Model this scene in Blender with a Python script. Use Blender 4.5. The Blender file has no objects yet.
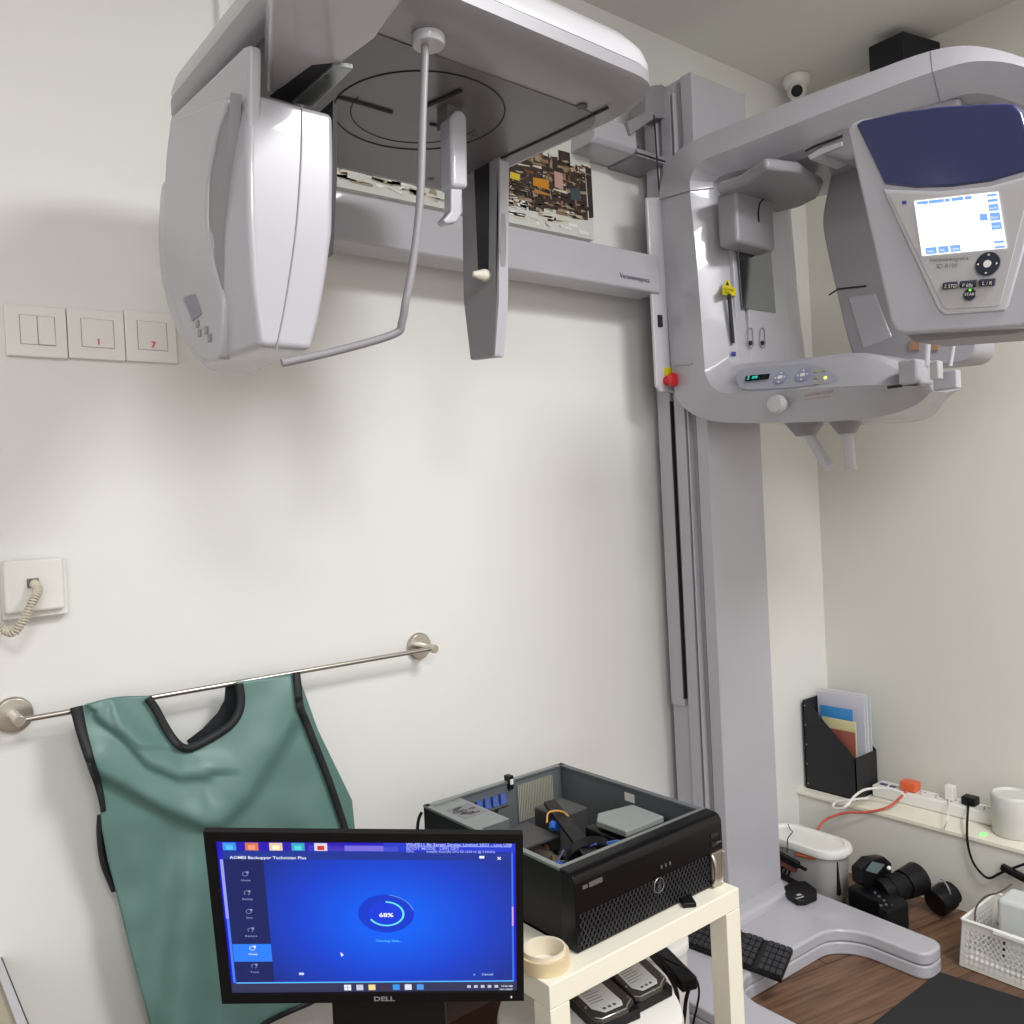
import bpy, bmesh, math, random
from mathutils import Vector, Matrix, noise
random.seed(7)
sc = bpy.context.scene
C = sc.collection

# ---------------------------------------------------------------- camera
F = 850.0
YAW, PIT, ROL = .669, -.013, -.05
fw = Vector((math.sin(YAW)*math.cos(PIT), math.cos(YAW)*math.cos(PIT), math.sin(PIT)))
_r = Vector((math.cos(YAW), -math.sin(YAW), 0)); _u = _r.cross(fw)
RT = _r*math.cos(ROL) + _u*math.sin(ROL)
UP = -_r*math.sin(ROL) + _u*math.cos(ROL)
CAM = Vector((0, -1.5, 1.12))
cd = bpy.data.cameras.new('camera'); cam = bpy.data.objects.new('camera', cd); C.objects.link(cam)
cd.sensor_fit = 'HORIZONTAL'; cd.sensor_width = 36; cd.lens = 36*F/1024; cd.clip_start = .02
cam.matrix_world = Matrix(((RT.x, UP.x, -fw.x, CAM.x), (RT.y, UP.y, -fw.y, CAM.y), (RT.z, UP.z, -fw.z, CAM.z), (0, 0, 0, 1)))
sc.camera = cam

# ---------------------------------------------------------------- world, lights, exposure
w = bpy.data.worlds.new('room_air'); sc.world = w; w.use_nodes = True
w.node_tree.nodes['Background'].inputs[0].default_value = (.75, .77, .8, 1)
w.node_tree.nodes['Background'].inputs[1].default_value = .3

def area(name, loc, target, sx, sy, power, col=(.985, .992, 1)):
    l = bpy.data.lights.new(name, 'AREA'); l.shape = 'RECTANGLE'; l.size = sx; l.size_y = sy; l.energy = power; l.color = col
    o = bpy.data.objects.new(name, l); C.objects.link(o); o.location = loc
    d = Vector(target) - Vector(loc); o.rotation_euler = d.to_track_quat('-Z', 'Y').to_euler(); return o
area('ceiling_panel_light', (1.25, -1.95, 2.31), (1.25, -1.95, 0), .6, .6, 23)
area('ceiling_panel_light_back', (-.2, -2.7, 2.31), (-.2, -2.7, 0), .6, .6, 17)
area('unseen_cool_light', (-.9, -3.1, 1.3), (1.0, 0, 1.0), .8, 1.6, 5, (.92, .96, 1))  # unseen cool area light behind the camera, inside closed walls
sc.view_settings.view_transform = 'Standard'; sc.view_settings.look = 'None'
sc.view_settings.gamma = 1; sc.view_settings.use_curve_mapping = False
sc.view_settings.exposure = 1.05

# ---------------------------------------------------------------- helpers
def at(px, py, X=None, Y=None, Z=None):
    v = RT*(px-512)/F - UP*(py-512)/F + fw
    t = (X-CAM.x)/v.x if X is not None else (Y-CAM.y)/v.y if Y is not None else (Z-CAM.z)/v.z
    return CAM + v*t
def para(q, scale_depth):
    """four picture corners of a rectangle seen in perspective -> its four corners in the room"""
    r = [RT*(x-512)/F - UP*(y-512)/F + fw for x, y in q]
    # d0 r0 - d1 r1 + d2 r2 - d3 r3 = 0
    m = Matrix(((r[1].x, -r[2].x, r[3].x), (r[1].y, -r[2].y, r[3].y), (r[1].z, -r[2].z, r[3].z)))
    d = m.inverted() @ (r[0]*scale_depth)
    dd = [scale_depth, d[0], d[1], d[2]]
    return [CAM + r[i]*dd[i] for i in range(4)]

MATS = {}
def mat(name, col, rough=.5, metal=0, emit=None, es=1.0, alpha=1, trans=0, bump=0, bscale=300, vary=0, coat=0):
    if name in MATS: return MATS[name]
    m = bpy.data.materials.new(name); m.use_nodes = True; nt = m.node_tree; b = nt.nodes['Principled BSDF']
    b.inputs['Base Color'].default_value = (*col, 1); b.inputs['Roughness'].default_value = rough; b.inputs['Metallic'].default_value = metal
    b.inputs['Coat Weight'].default_value = coat
    b.inputs['Transmission Weight'].default_value = trans; b.inputs['Alpha'].default_value = alpha
    if emit: b.inputs['Emission Color'].default_value = (*emit, 1); b.inputs['Emission Strength'].default_value = es
    tc = nt.nodes.new('ShaderNodeTexCoord')
    if vary:
        n = nt.nodes.new('ShaderNodeTexNoise'); n.inputs['Scale'].default_value = 6; nt.links.new(tc.outputs['Object'], n.inputs['Vector'])
        mx = nt.nodes.new('ShaderNodeMix'); mx.data_type = 'RGBA'; mx.inputs[6].default_value = (*[c*(1-vary) for c in col], 1)
        mx.inputs[7].default_value = (*[min(1, c*(1+vary)) for c in col], 1)
        nt.links.new(n.outputs['Fac'], mx.inputs[0]); nt.links.new(mx.outputs[2], b.inputs['Base Color'])
    if bump:
        n2 = nt.nodes.new('ShaderNodeTexNoise'); n2.inputs['Scale'].default_value = bscale; nt.links.new(tc.outputs['Object'], n2.inputs['Vector'])
        bp = nt.nodes.new('ShaderNodeBump'); bp.inputs['Strength'].default_value = bump; bp.inputs['Distance'].default_value = .002
        nt.links.new(n2.outputs['Fac'], bp.inputs['Height']); nt.links.new(bp.outputs['Normal'], b.inputs['Normal'])
    MATS[name] = m; return m
def rgb(r, g, b):
    f = lambda c: (c/255/12.92) if c <= 10 else ((c/255+.055)/1.055)**2.4
    return (f(r), f(g), f(b))
def emis(name, r, g, b, s=1.0):
    return mat(name, (0.004, 0.004, 0.004), .3, emit=rgb(r, g, b), es=s*.5)

def floor_mat():
    m = bpy.data.materials.new('wood_plank_floor'); m.use_nodes = True; nt = m.node_tree; b = nt.nodes['Principled BSDF']
    tc = nt.nodes.new('ShaderNodeTexCoord'); mp = nt.nodes.new('ShaderNodeMapping'); mp.inputs['Rotation'].default_value = (0, 0, math.radians(12))
    nt.links.new(tc.outputs['Object'], mp.inputs['Vector'])
    mp2 = nt.nodes.new('ShaderNodeMapping'); mp2.inputs['Scale'].default_value = (2.5, 40, 1); nt.links.new(mp.outputs[0], mp2.inputs['Vector'])
    n = nt.nodes.new('ShaderNodeTexNoise'); n.inputs['Scale'].default_value = 2.2; n.inputs['Detail'].default_value = 8; nt.links.new(mp2.outputs[0], n.inputs['Vector'])
    r = nt.nodes.new('ShaderNodeValToRGB'); nt.links.new(n.outputs['Fac'], r.inputs[0])
    r.color_ramp.elements[0].position = .3; r.color_ramp.elements[0].color = (*rgb(84, 60, 44), 1)
    r.color_ramp.elements[1].position = .75; r.color_ramp.elements[1].color = (*rgb(132, 98, 74), 1)
    br = nt.nodes.new('ShaderNodeTexBrick'); br.inputs['Scale'].default_value = 1; br.inputs['Brick Width'].default_value = 1.2; br.inputs['Row Height'].default_value = .19
    br.inputs['Mortar Size'].default_value = .0025; br.inputs['Color1'].default_value = (1, 1, 1, 1); br.inputs['Color2'].default_value = (.8, .8, .8, 1); br.inputs['Mortar'].default_value = (.35, .3, .28, 1)
    nt.links.new(mp.outputs[0], br.inputs['Vector'])
    mx = nt.nodes.new('ShaderNodeMix'); mx.data_type = 'RGBA'; mx.blend_type = 'MULTIPLY'; mx.inputs[0].default_value = 1
    nt.links.new(r.outputs[0], mx.inputs[6]); nt.links.new(br.outputs['Color'], mx.inputs[7]); nt.links.new(mx.outputs[2], b.inputs['Base Color'])
    b.inputs['Roughness'].default_value = .45
    return m

WALL = mat('warm_white_wall_paint', rgb(230, 229, 226), .55, bump=.05, bscale=60, vary=.008)
WALLR = mat('cream_wall_paint', rgb(218, 216, 207), .6, bump=.05, bscale=60, vary=.008)
CEIL = mat('ceiling_paint', rgb(222, 221, 216), .8)
LIL = mat('pale_lilac_grey_plastic', rgb(179, 178, 186), .27, coat=.4)
LILD = mat('mid_grey_plastic', rgb(142, 140, 145), .4)
LILW = mat('light_plastic', rgb(194, 193, 198), .3, coat=.25)
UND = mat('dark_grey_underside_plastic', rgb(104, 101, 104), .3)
GAP = mat('black_gap', (.01, .01, .012), .6)
BLK = mat('black_plastic', rgb(14, 14, 17), .42)
GLB = mat('gloss_black_plastic', rgb(7, 7, 9), .25)
RUB = mat('black_rubber', rgb(12, 12, 14), .7)
CHR = mat('brushed_steel', rgb(190, 184, 176), .3, 1)
ALU = mat('grey_aluminium', rgb(150, 155, 152), .35, .8)
for m_ in (BLK, GLB, RUB): m_.node_tree.nodes['Principled BSDF'].inputs['Specular IOR Level'].default_value = .28
CREAM = mat('cream_lacquer', rgb(236, 231, 214), .42)
WHT = mat('white_plastic', rgb(232, 230, 225), .4)
WHT2 = mat('glossy_white_plastic', rgb(236, 234, 230), .16)
GRN = mat('sea_green_vinyl', rgb(98, 132, 126), .42, bump=.06, bscale=500)
GRND = mat('black_binding_tape', rgb(22, 25, 29), .6)

class MB:
    def __init__(s): s.v = []; s.f = []; s.m = []; s.k = 0
    def add(s, vs, fs):
        o = len(s.v); s.v += [Vector(p) for p in vs]
        for f in fs: s.f.append([o+i for i in f]); s.m.append(s.k)
        return s
    def mat(s, k): s.k = k; return s
    def box(s, x0, x1, y0, y1, z0, z1):
        return s.add([(x, y, z) for x in (x0, x1) for y in (y0, y1) for z in (z0, z1)],
                     [(0, 1, 3, 2), (4, 6, 7, 5), (0, 4, 5, 1), (2, 3, 7, 6), (0, 2, 6, 4), (1, 5, 7, 3)])
    def obox(s, c, a, b, d):
        """box centred at c with half axes a, b, d (vectors)"""
        c, a, b, d = map(Vector, (c, a, b, d))
        return s.add([c+i*a+j*b+k*d for i in (-1, 1) for j in (-1, 1) for k in (-1, 1)],
                     [(0, 1, 3, 2), (4, 6, 7, 5), (0, 4, 5, 1), (2, 3, 7, 6), (0, 2, 6, 4), (1, 5, 7, 3)])
    def prism(s, pts, vec):
        pts = [Vector(p) for p in pts]; n = len(pts); vec = Vector(vec)
        return s.add(pts+[p+vec for p in pts], [list(range(n)), list(range(2*n-1, n-1, -1))]+[(i, (i+1) % n, n+(i+1) % n, n+i) for i in range(n)])
    def loft(s, rings, c0=True, c1=True, closed=True):
        n = len(rings[0]); vs = [p for r in rings for p in r]; fs = []
        for a in range(len(rings)-1):
            for i in range(n if closed else n-1): fs.append((a*n+i, a*n+(i+1) % n, (a+1)*n+(i+1) % n, (a+1)*n+i))
        if c0: fs.append(list(range(n)))
        if c1: fs.append([(len(rings)-1)*n+i for i in range(n-1, -1, -1)])
        return s.add(vs, fs)
    def tube(s, path, r, n=8):
        path = [Vector(p) for p in path]; rings = []; ref = None
        for i, p in enumerate(path):
            t = (path[min(i+1, len(path)-1)] - path[max(i-1, 0)]).normalized()
            if ref is None: ref = t.orthogonal().normalized()
            ref = (ref - t*ref.dot(t)).normalized(); b = t.cross(ref)
            rr = r[i] if isinstance(r, (list, tuple)) else r
            rings.append([p + (ref*math.cos(2*math.pi*k/n) + b*math.sin(2*math.pi*k/n))*rr for k in range(n)])
        return s.loft(rings)
    def cyl(s, a, b, r0, r1=None, n=32): return s.tube([a, b], [r0, r0 if r1 is None else r1], n)
    def lathe(s, c, prof, n=40, axis=(0, 0, 1)):
        c = Vector(c); z = Vector(axis).normalized(); x = z.orthogonal().normalized(); y = z.cross(x)
        rings = [[c + z*h + (x*math.cos(2*math.pi*k/n)+y*math.sin(2*math.pi*k/n))*max(r, 1e-4) for k in range(n)] for r, h in prof]
        return s.loft(rings)
    def sphere(s, c, r, n=20, sc_=(1, 1, 1)):
        rings = []
        for i in range(1, n//2): 
            a = math.pi*i/(n//2); rings.append([Vector(c)+Vector((r*sc_[0]*math.sin(a)*math.cos(2*math.pi*k/n), r*sc_[1]*math.sin(a)*math.sin(2*math.pi*k/n), r*sc_[2]*math.cos(a))) for k in range(n)])
        return s.loft(rings)
    def text(s, txt, o, ux, uy, size, align='LEFT', bold=0, sx=1.0):
        """flat lettering: o origin, ux/uy unit directions"""
        cu = bpy.data.curves.new('t', 'FONT'); cu.body = txt; cu.size = 1; cu.align_x = align; cu.resolution_u = 2; cu.offset = bold
        ob = bpy.data.objects.new('t', cu); C.objects.link(ob); dg = bpy.context.evaluated_depsgraph_get(); dg.update()
        me = bpy.data.meshes.new_from_object(ob.evaluated_get(dg), depsgraph=dg)
        vs = [Vector(o) + Vector(ux)*(v.co.x*size*sx) + Vector(uy)*(v.co.y*size) for v in me.vertices]
        fs = [list(p.vertices) for p in me.polygons]; bpy.data.objects.remove(ob); bpy.data.curves.remove(cu); bpy.data.meshes.remove(me)
        return s.add(vs, fs)

LOC = {}
def _mesh(name, mb, mats, loc, bevel=0, seg=3, angle=35, solid=0, sub=0, recalc=True):
    me = bpy.data.meshes.new(name); me.from_pydata([v-loc for v in mb.v], [], mb.f)
    for m in mats: me.materials.append(m)
    for p, k in zip(me.polygons, mb.m): p.material_index = min(k, len(mats)-1); p.use_smooth = True
    if recalc:
        bm = bmesh.new(); bm.from_mesh(me); bmesh.ops.recalc_face_normals(bm, faces=bm.faces); bm.to_mesh(me); bm.free()
    me.set_sharp_from_angle(angle=math.radians(angle))
    o = bpy.data.objects.new(name, me); C.objects.link(o); o.location = loc
    if sub: md = o.modifiers.new('sub', 'SUBSURF'); md.levels = md.render_levels = sub
    if solid: md = o.modifiers.new('sol', 'SOLIDIFY'); md.thickness = solid; md.offset = 0
    if bevel:
        md = o.modifiers.new('bev', 'BEVEL'); md.width = bevel; md.segments = seg; md.limit_method = 'ANGLE'; md.angle_limit = math.radians(angle); md.harden_normals = True
    return o
def part(name, mb, mats, parent, label=None, **kw):
    if not isinstance(mats, (list, tuple)): mats = [mats]
    L = LOC[parent.name]; o = _mesh(name, mb, mats, L, **kw); o.parent = parent
    o.location = (0, 0, 0); LOC[o.name] = L
    if label: o['label'] = label
    return o
def tagit(o, label, cat, group=None, kind=None):
    o['label'] = label; o['category'] = cat
    if group: o['group'] = group
    if kind: o['kind'] = kind
def thing(name, label, cat, loc, group=None):
    o = bpy.data.objects.new(name, None); C.objects.link(o); o.empty_display_size = .05; o.location = loc; LOC[o.name] = Vector(loc)
    tagit(o, label, cat, group); return o
def solo(name, label, cat, mb, mats, group=None, kind=None, **kw):
    if not isinstance(mats, (list, tuple)): mats = [mats]
    xs = [v.x for v in mb.v]; ys = [v.y for v in mb.v]; zs = [v.z for v in mb.v]
    L = Vector(((min(xs)+max(xs))/2, (min(ys)+max(ys))/2, min(zs)))
    o = _mesh(name, mb, mats, L, **kw); LOC[o.name] = L; tagit(o, label, cat, group, kind); return o
def struct(name, mb, mats, parent=None, **kw):
    if not isinstance(mats, (list, tuple)): mats = [mats]
    o = _mesh(name, mb, mats, Vector((0, 0, 0)), **kw); LOC[o.name] = Vector((0, 0, 0)); o['kind'] = 'structure'
    if parent: o.parent = parent
    return o
def spline(pts, n=8):
    pts = [Vector(p) for p in pts]; out = []
    for i in range(len(pts)-1):
        a, b, c, d = pts[max(i-1, 0)], pts[i], pts[i+1], pts[min(i+2, len(pts)-1)]
        for k in range(n):
            t = k/n; out.append(.5*((2*b)+(c-a)*t+(2*a-5*b+4*c-d)*t*t+(3*b-a-3*c+d)*t**3))
    out.append(pts[-1]); return out
def rpoly(pts, r, n=6):
    """rounded 2d polygon; r one radius or one per corner"""
    out = []; N = len(pts)
    for i in range(N):
        p = Vector(pts[i]); a = Vector(pts[i-1]); b = Vector(pts[(i+1) % N]); rr = r[i] if isinstance(r, (list, tuple)) else r
        if rr <= 0: out.append(p); continue
        u = (a-p).normalized(); v = (b-p).normalized(); L = min(rr, (a-p).length*.49, (b-p).length*.49)
        for k in range(n+1):
            t = k/n; out.append((p+u*L)*(1-t)**2 + p*2*t*(1-t) + (p+v*L)*t*t)
    return out
def lerp(a, b, t): return a+(b-a)*t
def interp(tab, x):
    tab = sorted(tab)
    if x <= tab[0][0]: return tab[0][1]
    for (a, va), (b, vb) in zip(tab, tab[1:]):
        if x <= b: return va+(vb-va)*(x-a)/(b-a)
    return tab[-1][1]
EX, EY, EZ = Vector((1, 0, 0)), Vector((0, 1, 0)), Vector((0, 0, 1))

# ================================================================ ROOM
XR, H = 2.42, 2.335
struct('floor', MB().box(-1.4, XR, -3.6, 0, -.05, 0), floor_mat())
struct('ceiling', MB().box(-1.5, XR+.1, -3.7, .1, H, H+.1), CEIL)
struct('wall_back', MB().box(-1.5, XR+.1, 0, .1, -.05, H), WALL)
struct('wall_right', MB().box(XR, XR+.1, -3.7, 0, -.05, H), WALLR)
struct('wall_left', MB().box(-1.5, -1.4, -3.6, 0, -.05, H), WALL)
struct('wall_front', MB().box(-1.5, XR, -3.7, -3.6, -.05, H), WALL)
# low boxed ledge along the right wall
LX, LZ = 2.235, .205
struct('trim_1', MB().box(LX, XR, -3.6, 0, 0, LZ-.012), WALLR)
struct('trim_2', MB().box(LX-.006, XR, -3.6, 0, LZ-.012, LZ), CREAM, bevel=.002)
# raised edge strip at the lower left, running away from the wall
# slim conduit up the wall to the ceiling
a = at(222, 10, Y=0)
struct('trim_5', MB().box(a.x-.012, a.x+.008, -.018, 0, 1.95, H), WALL, bevel=.003)

# ================================================================ DENTAL X-RAY MACHINE
XM = thing('dental_xray_machine', 'tall pale grey dental x-ray machine with column, overhead arm and blue-topped display head', 'x-ray machine', (1.77, -.15, 0))
# --- base with two legs
plan = [(1.34, -.03), (1.915, -.03), (1.915, -.585), (1.835, -.585), (1.835, -.43), (1.79, -.375), (1.48, -.36), (1.43, -.41), (1.43, -.78), (1.34, -.78)]
plan = [((x-.018)*1.019 if y < -.2 else x, -1.5+(y+1.5)*1.019 if y < -.2 else y) for x, y in plan]
plan[1] = (1.965, -.03); plan[2] = (1.938, plan[2][1])
pl = rpoly(plan, [.03, .03, .035, .035, .05, .08, .06, .05, .03, .03])
part('base', MB().prism([(p.x, p.y, .0) for p in pl], (0, 0, .030)), LIL, XM, bevel=.005)
mbt = MB(); mbt.prism([(p.x, p.y, .0302) for p in pl], (0, 0, .0298)); part('base_cover', mbt, LIL, XM, bevel=.007)
# --- column
cx0, cx1, cyf = 1.657, 1.867, -.186
colo = part('column', MB().box(cx0, cx1, cyf, -.03, .05, 2.13), LIL, XM, bevel=.004)
part('column_foot', MB().loft([[Vector((x, y, z)) for x, y in ((cx0-g, cyf-g), (cx1+g, cyf-g), (cx1+g, -.03), (cx0-g, -.03))] for z, g in ((.0595, .020), (.066, .012), (.078, .005), (.10, .002))]), LIL, XM, angle=60)
mg = MB()
for y0, y1, t, z1 in ((-.186, -.152, .004, 2.13), (-.122, -.09, .010, 2.11), (-.135, -.130, .012, 2.1)): mg.box(cx0-t, cx0+.002, y0, y1, .16, z1)
part('side_rail', mg, LIL, XM, bevel=.002)
part('rail_groove', MB().box(cx0-.001, cx0+.002, -.149, -.138, .16, 2.12), LILD, XM)
part('belt_cover', MB().box(cx0-.011, cx0, -.078, -.035, .58, 2.11), LIL, XM, bevel=.003)
part('belt_slot', MB().box(cx0-.0125, cx0-.002, -.0815, -.0785, .60, 1.35), GAP, XM)
# --- wall bracket at top of column
YB = -.10
zt, zb = at(610, 113, Y=YB).z, at(602, 143, Y=YB).z
X0, X1 = at(594, 130, Y=YB).x, at(636, 130, Y=YB).x
part('wall_bracket', MB().prism([(X0, -.001, zb), (X0, YB+.012, zb), (X0+.004, YB, zb+.014), (X0+.012, YB+.01, zt-.006), (X0+.012, -.001, zt)], (X1-X0, 0, 0)), LIL, XM, bevel=.006)
part('bracket_channel', MB().box(X1, cx0, YB, -.001, zb-.004, zb+.004).box(X1, cx0, -.006, -.001, zb, zt).box(X1, cx0, YB, YB+.006, zb, zb+.014), LILD, XM)
part('pulley_plate', MB().prism([at(x, y, Y=YB-.004) for x, y in ((628, 121), (646, 112), (646, 92), (654, 85), (662, 84), (668, 88), (669, 118), (655, 118), (631, 135))], (0, .05, 0)), LILD, XM, bevel=.003)
mc = MB(); mc.tube([at(654, 115, Y=-.125), at(655, 130, Y=-.125), at(658, 175, Y=-.12), at(660, 200, Y=-.11)], .0022, 6)
part('cable', mc, GAP, XM)
# --- carriage C-frame, swept along its C-shaped path
XA = 1.565
ST = [((932, 391), (930, 386), (906, 381)), ((916, 405), (907, 386), (899, 372)), ((888, 415), (883, 385), (880, 361)), ((850, 420), (850, 386), (850, 357)),
      ((800, 422), (800, 389), (800, 362)), ((750, 423), (748, 392), (755, 366)), ((712, 421), (724, 393), (735, 367)), ((688, 411), (714, 388), (731, 364)),
      ((675, 394), (706, 376), (729, 358)), ((671, 362), (704, 357), (728, 348)), ((667, 306), (700, 303), (722, 300)), ((662, 244), (695, 242), (717, 240)),
      ((659, 198), (690, 192), (713, 190)), ((665, 170), (692, 174), (716, 180)), ((684, 146), (704, 160), (728, 173)), ((740, 121), (742, 145), (752, 167)),
      ((800, 98), (802, 121), (806, 148)), ((860, 76), (861, 98), (864, 127)), ((930, 51), (932, 72), (938, 103)), ((975, 46), (978, 61), (978, 93)),
      ((1024, 58), (1024, 67), (1024, 106)), ((1060, 80), (1060, 92), (1058, 126)), ((1075, 100), (1075, 108), (1073, 122))]
def smooth_stations(st, n=4):
    A_ = [[c for p in row for c in p] for row in st]; out = []
    for i in range(len(A_)-1):
        a, b, c, d = A_[max(i-1, 0)], A_[i], A_[i+1], A_[min(i+2, len(A_)-1)]
        for k in range(n):
            t = k/n; v = [.5*((2*q)+(r-p)*t+(2*p-5*q+4*r-w_)*t*t+(3*q-p-3*r+w_)*t**3) for p, q, r, w_ in zip(a, b, c, d)]
            out.append(((v[0], v[1]), (v[2], v[3]), (v[4], v[5])))
    out.append(st[-1]); return out
ST = smooth_stations(ST)
rings = []
XS = at(789, 300, Y=-.245).x + XA + .03
for (O, M_, I_) in ST:
    o = at(*O, X=XA+.035); m = at(*M_, X=XA); i = at(*I_, X=XA+.042)
    d = Vector((0, i.y-o.y, i.z-o.z)).normalized()
    j = Vector((XA+.066, i.y, i.z)) + d*.010
    R_ = [o, m, i, j]
    low = O[1] > 300 and O[0] > 780
    wd_ = interp([(780, 0), (850, .07), (888, .15), (916, .225), (932, .262)], O[0]) if low else 0
    rings.append(R_ + [Vector((XS-wd_-p.x, p.y, p.z)) for p in reversed(R_)])
frame = part('c_frame', MB().loft(rings), LIL, XM, bevel=.005, angle=17, seg=3)
for pts in (((657, 200), (690, 191), (713, 188)), ((672, 366), (688, 365), (704, 360))):
    part('housing_seam', MB().tube([at(pts[0][0]+1, pts[0][1], X=XA+.03)-EX*.001, at(*pts[1], X=XA)-EX*.0008, at(*pts[2], X=XA+.041)-EX*.001], .0012, 6), LILD, XM)
part('housing_seam', MB().tube([at(931, 51, X=XA+.034)-EX*.0005, at(933, 72, X=XA)-EX*.0008, at(940, 102, X=XA+.041)-EX*.001], .0009, 6), LILD, XM)
yp = at(721, 300, X=XA+.042).y - .010
# inner post panels seen inside the C
x745 = at(745, 300, Y=yp-.01).x; x790 = at(790, 320, Y=yp-.016).x
zlo = at(745, 366, Y=yp).z-.01; zhi = at(745, 190, Y=yp).z
part('slot_panel', MB().box(XA+.068, x745, yp-.010, yp+.02, zlo, zhi), LIL, XM, bevel=.003)
def yq(px, py, y=None): return at(px, py, Y=(yp-.012) if y is None else y)
part('slot', MB().tube([yq(729, 294), yq(733, 343)], .0045, 10), GAP, XM)
part('mirror_panel', MB().box(x745+.004, x790, yp-.016, yp+.02, zlo, zhi), LIL, XM, bevel=.004)
part('mirror', MB().prism([yq(x, y, yp-.018) for x, y in ((738, 245), (771, 252), (776, 313), (743, 308))], (0, .004, 0)), mat('grey_mirror', rgb(128, 132, 134), .1, 1), XM)
hk = MB()
for cx in (750, 762):
    hk.mat(0).tube(spline([yq(cx-2, 335, yp-.018), yq(cx-1, 329, yp-.018), yq(cx+2, 329, yp-.018), yq(cx+3, 338, yp-.018), yq(cx+3, 346, yp-.018), yq(cx, 348, yp-.018), yq(cx-2, 344, yp-.018), yq(cx-2, 335, yp-.018)]), .0012, 6)
    c = yq(cx, 343, yp-.018); hk.mat(1).cyl(c, c-EY*.003, .0052, n=16)
part('key_slot', hk, [LILD, GAP], XM)
lb = MB(); lb.mat(0).prism([yq(x, y, yp-.0118) for x, y in ((722.5, 286), (736, 288), (736, 296), (723, 294.5))], (0, .001, 0))
lb.mat(0).prism([yq(x, y, yp-.0118) for x, y in ((727.5, 278), (731.5, 287), (724, 286))], (0, .001, 0))
lb.mat(1).prism([yq(x, y, yp-.0125) for x, y in ((727.5, 281), (729, 285.5), (726, 285))], (0, .001, 0))
lb.mat(1).text('CAUTION', yq(723.5, 290, yp-.0128), EX, EZ, .008).text('LASER', yq(723.8, 293.3, yp-.0128), EX, EZ, .008)
part('warning_label', lb, [mat('yellow_label', rgb(214, 200, 20), .5), GAP], XM)
part('maker_badge', MB().prism([yq(x, y, yp-.0118) for x, y in ((732, 351.5), (736, 352), (736, 356), (732, 355.5))], (0, .001, 0)), mat('blue_badge', rgb(60, 62, 150), .5), XM)
# housing above the post
zh = at(765, 190, X=1.62).z
hp = [at(x, y, Z=zh) for x, y in ((716, 194), (740, 186), (766, 169), (800, 173), (823, 188), (818, 199), (800, 208), (776, 214), (742, 203))]
part('head_support_housing', MB().prism(hp, (0, 0, .026)), LILD, XM, bevel=.010)
bz0 = at(750, 245, Y=yp-.07).z
bx0, bx1 = at(737, 220, Y=yp-.07).x, at(775, 220, Y=yp-.07).x
part('head_support', MB().box(bx0, bx1, yp-.07, yp-.016, bz0, zh+.01), LILD, XM, bevel=.01)
part('cable_loop', MB().tube(spline([at(759, 222, Y=yp-.072), at(758.5, 212, Y=yp-.072), at(760, 203, Y=yp-.072), at(764, 199, Y=yp-.08)]), .0018, 6), GAP, XM)
# control strip on the lower arm
def cs(px, py, lift=.0):
    # picks a point on the sloping upper face of the lower arm
    m = at(px, 388, X=XA); i = at(px, 361, X=XA+.042); n = Vector((-1, 0, .6)).normalized()
    p = at(px, py, X=XA); t = max(0, min(1, (p.z-m.z)/(i.z-m.z))); q_ = at(px, py, X=lerp(XA, XA+.042, t)); return q_ + n*lift
cp = [(737, 372), (742, 370), (775, 366), (812, 364), (822, 367), (836, 375), (839, 381), (835, 383), (790, 388), (748, 390), (740, 388), (736, 380)]
part('control_strip', MB().prism([cs(x, y, .0015) for x, y in cp], (.006, 0, -.003)), mat('grey_control_film', rgb(160, 162, 176), .4), XM)
ncs = Vector((-1, 0, .55)).normalized(); tcs = Vector((.55, 0, 1)).normalized()
part('digit_display', MB().mat(0).prism([cs(x, y, .0045) for x, y in ((747, 377), (770, 374.8), (769, 380), (746, 382.5))], (.003, 0, 0)).mat(1).text('2  ms', cs(748, 381, .0055), -EY, tcs, .0125, bold=.03), [GLB, emis('teal_digits', 60, 220, 200, 1.0)], XM)
for cx_, cy_ in ((781, 378.5), (803.5, 376)):
    c = cs(cx_, cy_, .0018); dl_ = MB().mat(0).cyl(c, c+ncs*.0022, .0150, n=28); dl_.mat(1)
    c = c+ncs*.0028; dl_.obox(c, ncs*.0008, (0, .005, 0), tcs*.0040)
    for dy, dz in ((0, .011), (0, -.011), (.011, 0), (-.011, 0)): dl_.obox(c+EY*dy+tcs*dz, ncs*.0005, (0, .0016, 0), tcs*.0016)
    part('dial', dl_, [mat('lilac_dial', rgb(148, 150, 184), .4), WHT], XM)
for x, y in ((817, 372), (817, 378), (817, 384), (825, 371)): part('olive_button', MB().obox(cs(x, y, .003), ncs*.001, (0, .0035, 0), tcs*.0026), mat('olive_key', rgb(172, 168, 130), .5), XM)
c = cs(826, 378.5, .0025); part('yellow_lamp', MB().cyl(c, c+ncs*.0015, .0034, n=12), emis('yellow_led', 240, 250, 120, 1.5), XM)
rl = MB().text('CAUTION X-RAY', at(806, 397, X=XA+.003)-EX*.005, -EY, EZ, .0085).text('warning: unit may be dangerous', at(806, 400.5, X=XA+.003)-EX*.005, -EY, EZ, .0045)
part('red_lettering', rl, mat('faded_red_ink', rgb(158, 98, 96), .6), XM)
kb = at(774, 404, X=XA-.02)
part('knob', MB().lathe(kb, [(.0, -.002), (.017, 0), (.020, .006), (.020, .016), (.014, .03), (.0, .03)], 24, (1, 0, 0)), LILW, XM, 'round pale knob under the control strip')
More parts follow.
